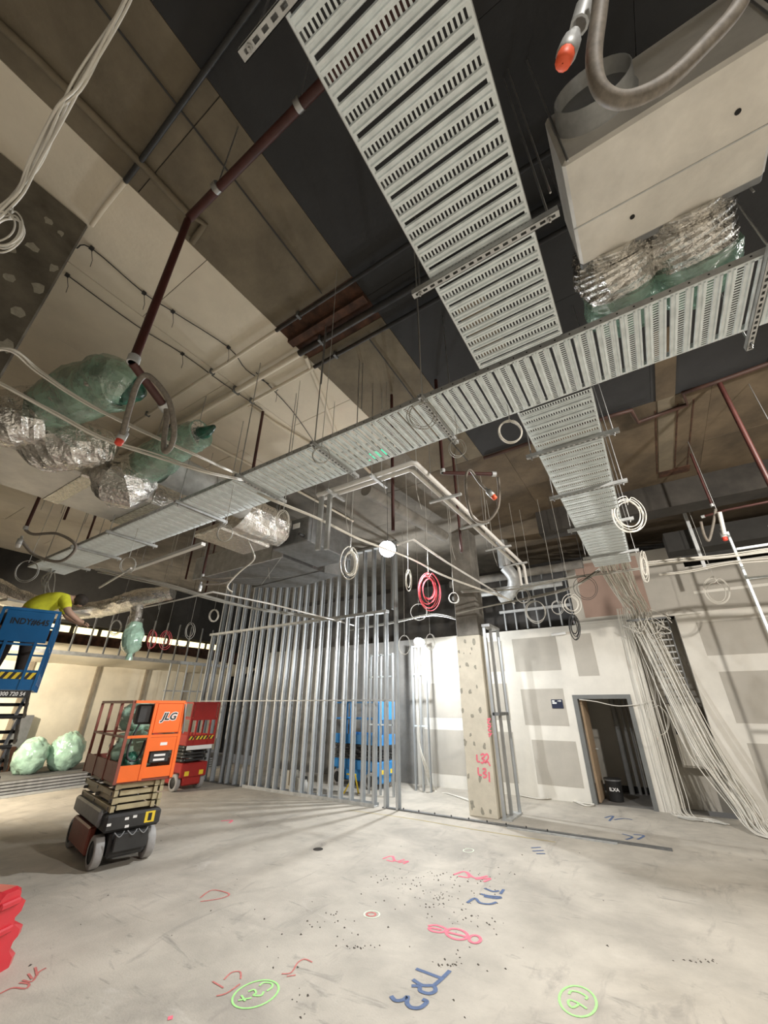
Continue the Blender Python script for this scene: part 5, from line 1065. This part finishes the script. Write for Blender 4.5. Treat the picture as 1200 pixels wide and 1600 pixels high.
# odds and ends behind the studs
y_ = 9.35
t = thing('trestle', 'low yellow folding trestle behind the bare studs', 'trestle', at_z(548, 1240, 0))
for a, b in ((537, 548), (560, 549)): MB().bar(at_z(a, 1240, .001), V((at_y(b, 1210, y_).x, at_z(548, 1240, 0).y, .42)), .03, .03).build('leg', 'yellow', t)
p = at_z(548, 1240, 0); MB().bar((p.x - .14, p.y, .40), (p.x + .14, p.y, .40), .05, .03).build('top_bar', 'yellow', t)
for x, hh, lb in ((455, .45, 'taller pale carton standing behind the studs'), (464, .3, 'shorter pale carton standing behind the studs')):
    p = at_z(x, 1236, 0); k = thing('carton', lb, 'carton', p, 0, 'cartons behind the studs'); MB().bev((p.x - .11, p.y - .1, 0), (p.x + .11, p.y + .1, hh), .006).build('box_body', 'plaster_white', k); MB().box((p.x - .03, p.y - .102, hh * .3), (p.x + .03, p.y + .102, hh + .002)).build('tape', 'seam', k)
p = at_z(476, 1240, 0); k = thing('bottle', 'small bottle with black cap standing behind the studs', 'bottle', p); MB().lathe(p, (0, 0, 1), [(0, .001), (0, .06), (.22, .06), (.27, .03), (.30, .03)], 14).build('bottle_body', 'print_white', k); MB().cyl(p + V((0, 0, .30)), p + V((0, 0, .36)), .035, 12).build('bottle_cap', 'lift_black', k)
a = at_y(862, 992, WY - .08); b = at_y(884, 989, WY - .08)
t = thing('paper_roll', 'small white paper roll sticking out at the top of the rear plasterboard wall', 'paper roll', a); MB().cyl(a, b, .035, 14).build('roll', 'print_white', t); MB().cyl(a + (a - b).normalized() * .002, a + (b - a) * .02, .02, 12).build('roll_core', 'hole', t); MB().cyl(b, V((b.x, WY + .005, b.z)), .008, 8).build('peg', 'gal_dull', t)
# ------------------------------------------------------------------ lamps
def led_lamp(loc, watts, col, label, face=(0, 0, -1), group='hanging LED site lamps', r=.05, cone=165, k=1., aim=None):
    loc = V(loc); t = thing('site_lamp', label, 'lamp', loc, 0, group); f = V(face).normalized()
    MB().lathe(loc - f * .05, f, [(0, .01), (0, .09 * k), (.03, .11 * k), (.045, .11 * k), (.045, .10 * k)], 16).build('housing', 'lift_grey', t)
    MB().lathe(loc - f * .01, f, [(0, .10 * k), (.02, .085 * k), (.035, .04 * k), (.038, .001)], 16).build('lens', 'lamp_glow', t)
    MB().tube([loc - f * .05, loc - f * .05 + V((0, 0, .15)), V((loc.x, loc.y, ZC - .01))], .004, 5).build('suspension_cable', 'cable_dark', t)
    flood_light('lamp_light', loc + f * .14, watts, col, aim or f, r, t, cone)
    return t
p, wt, c, fc, cn = LAMP_MAIN; led_lamp(p, wt, c, 'glaring white LED lamp hanging in front of the stud partition', (.25, -.75, -.6), cone=cn, k=1.5, aim=fc)
p, wt, c, fc, cn = LAMP_REAR; led_lamp(p, wt, c, 'glaring white LED lamp hanging low by the rear plasterboard wall', (.1, -.6, -.75), cone=360, k=1.4)
for (p, wt, c, fc, cn), nm in zip(SITE_LAMPS, ('right of the hall', 'behind the viewpoint, added to brighten the near floor', 'at the left end of the hall')):
    led_lamp(p, wt, c, 'hanging LED site lamp out of view, ' + nm, fc, r=.10, cone=cn)
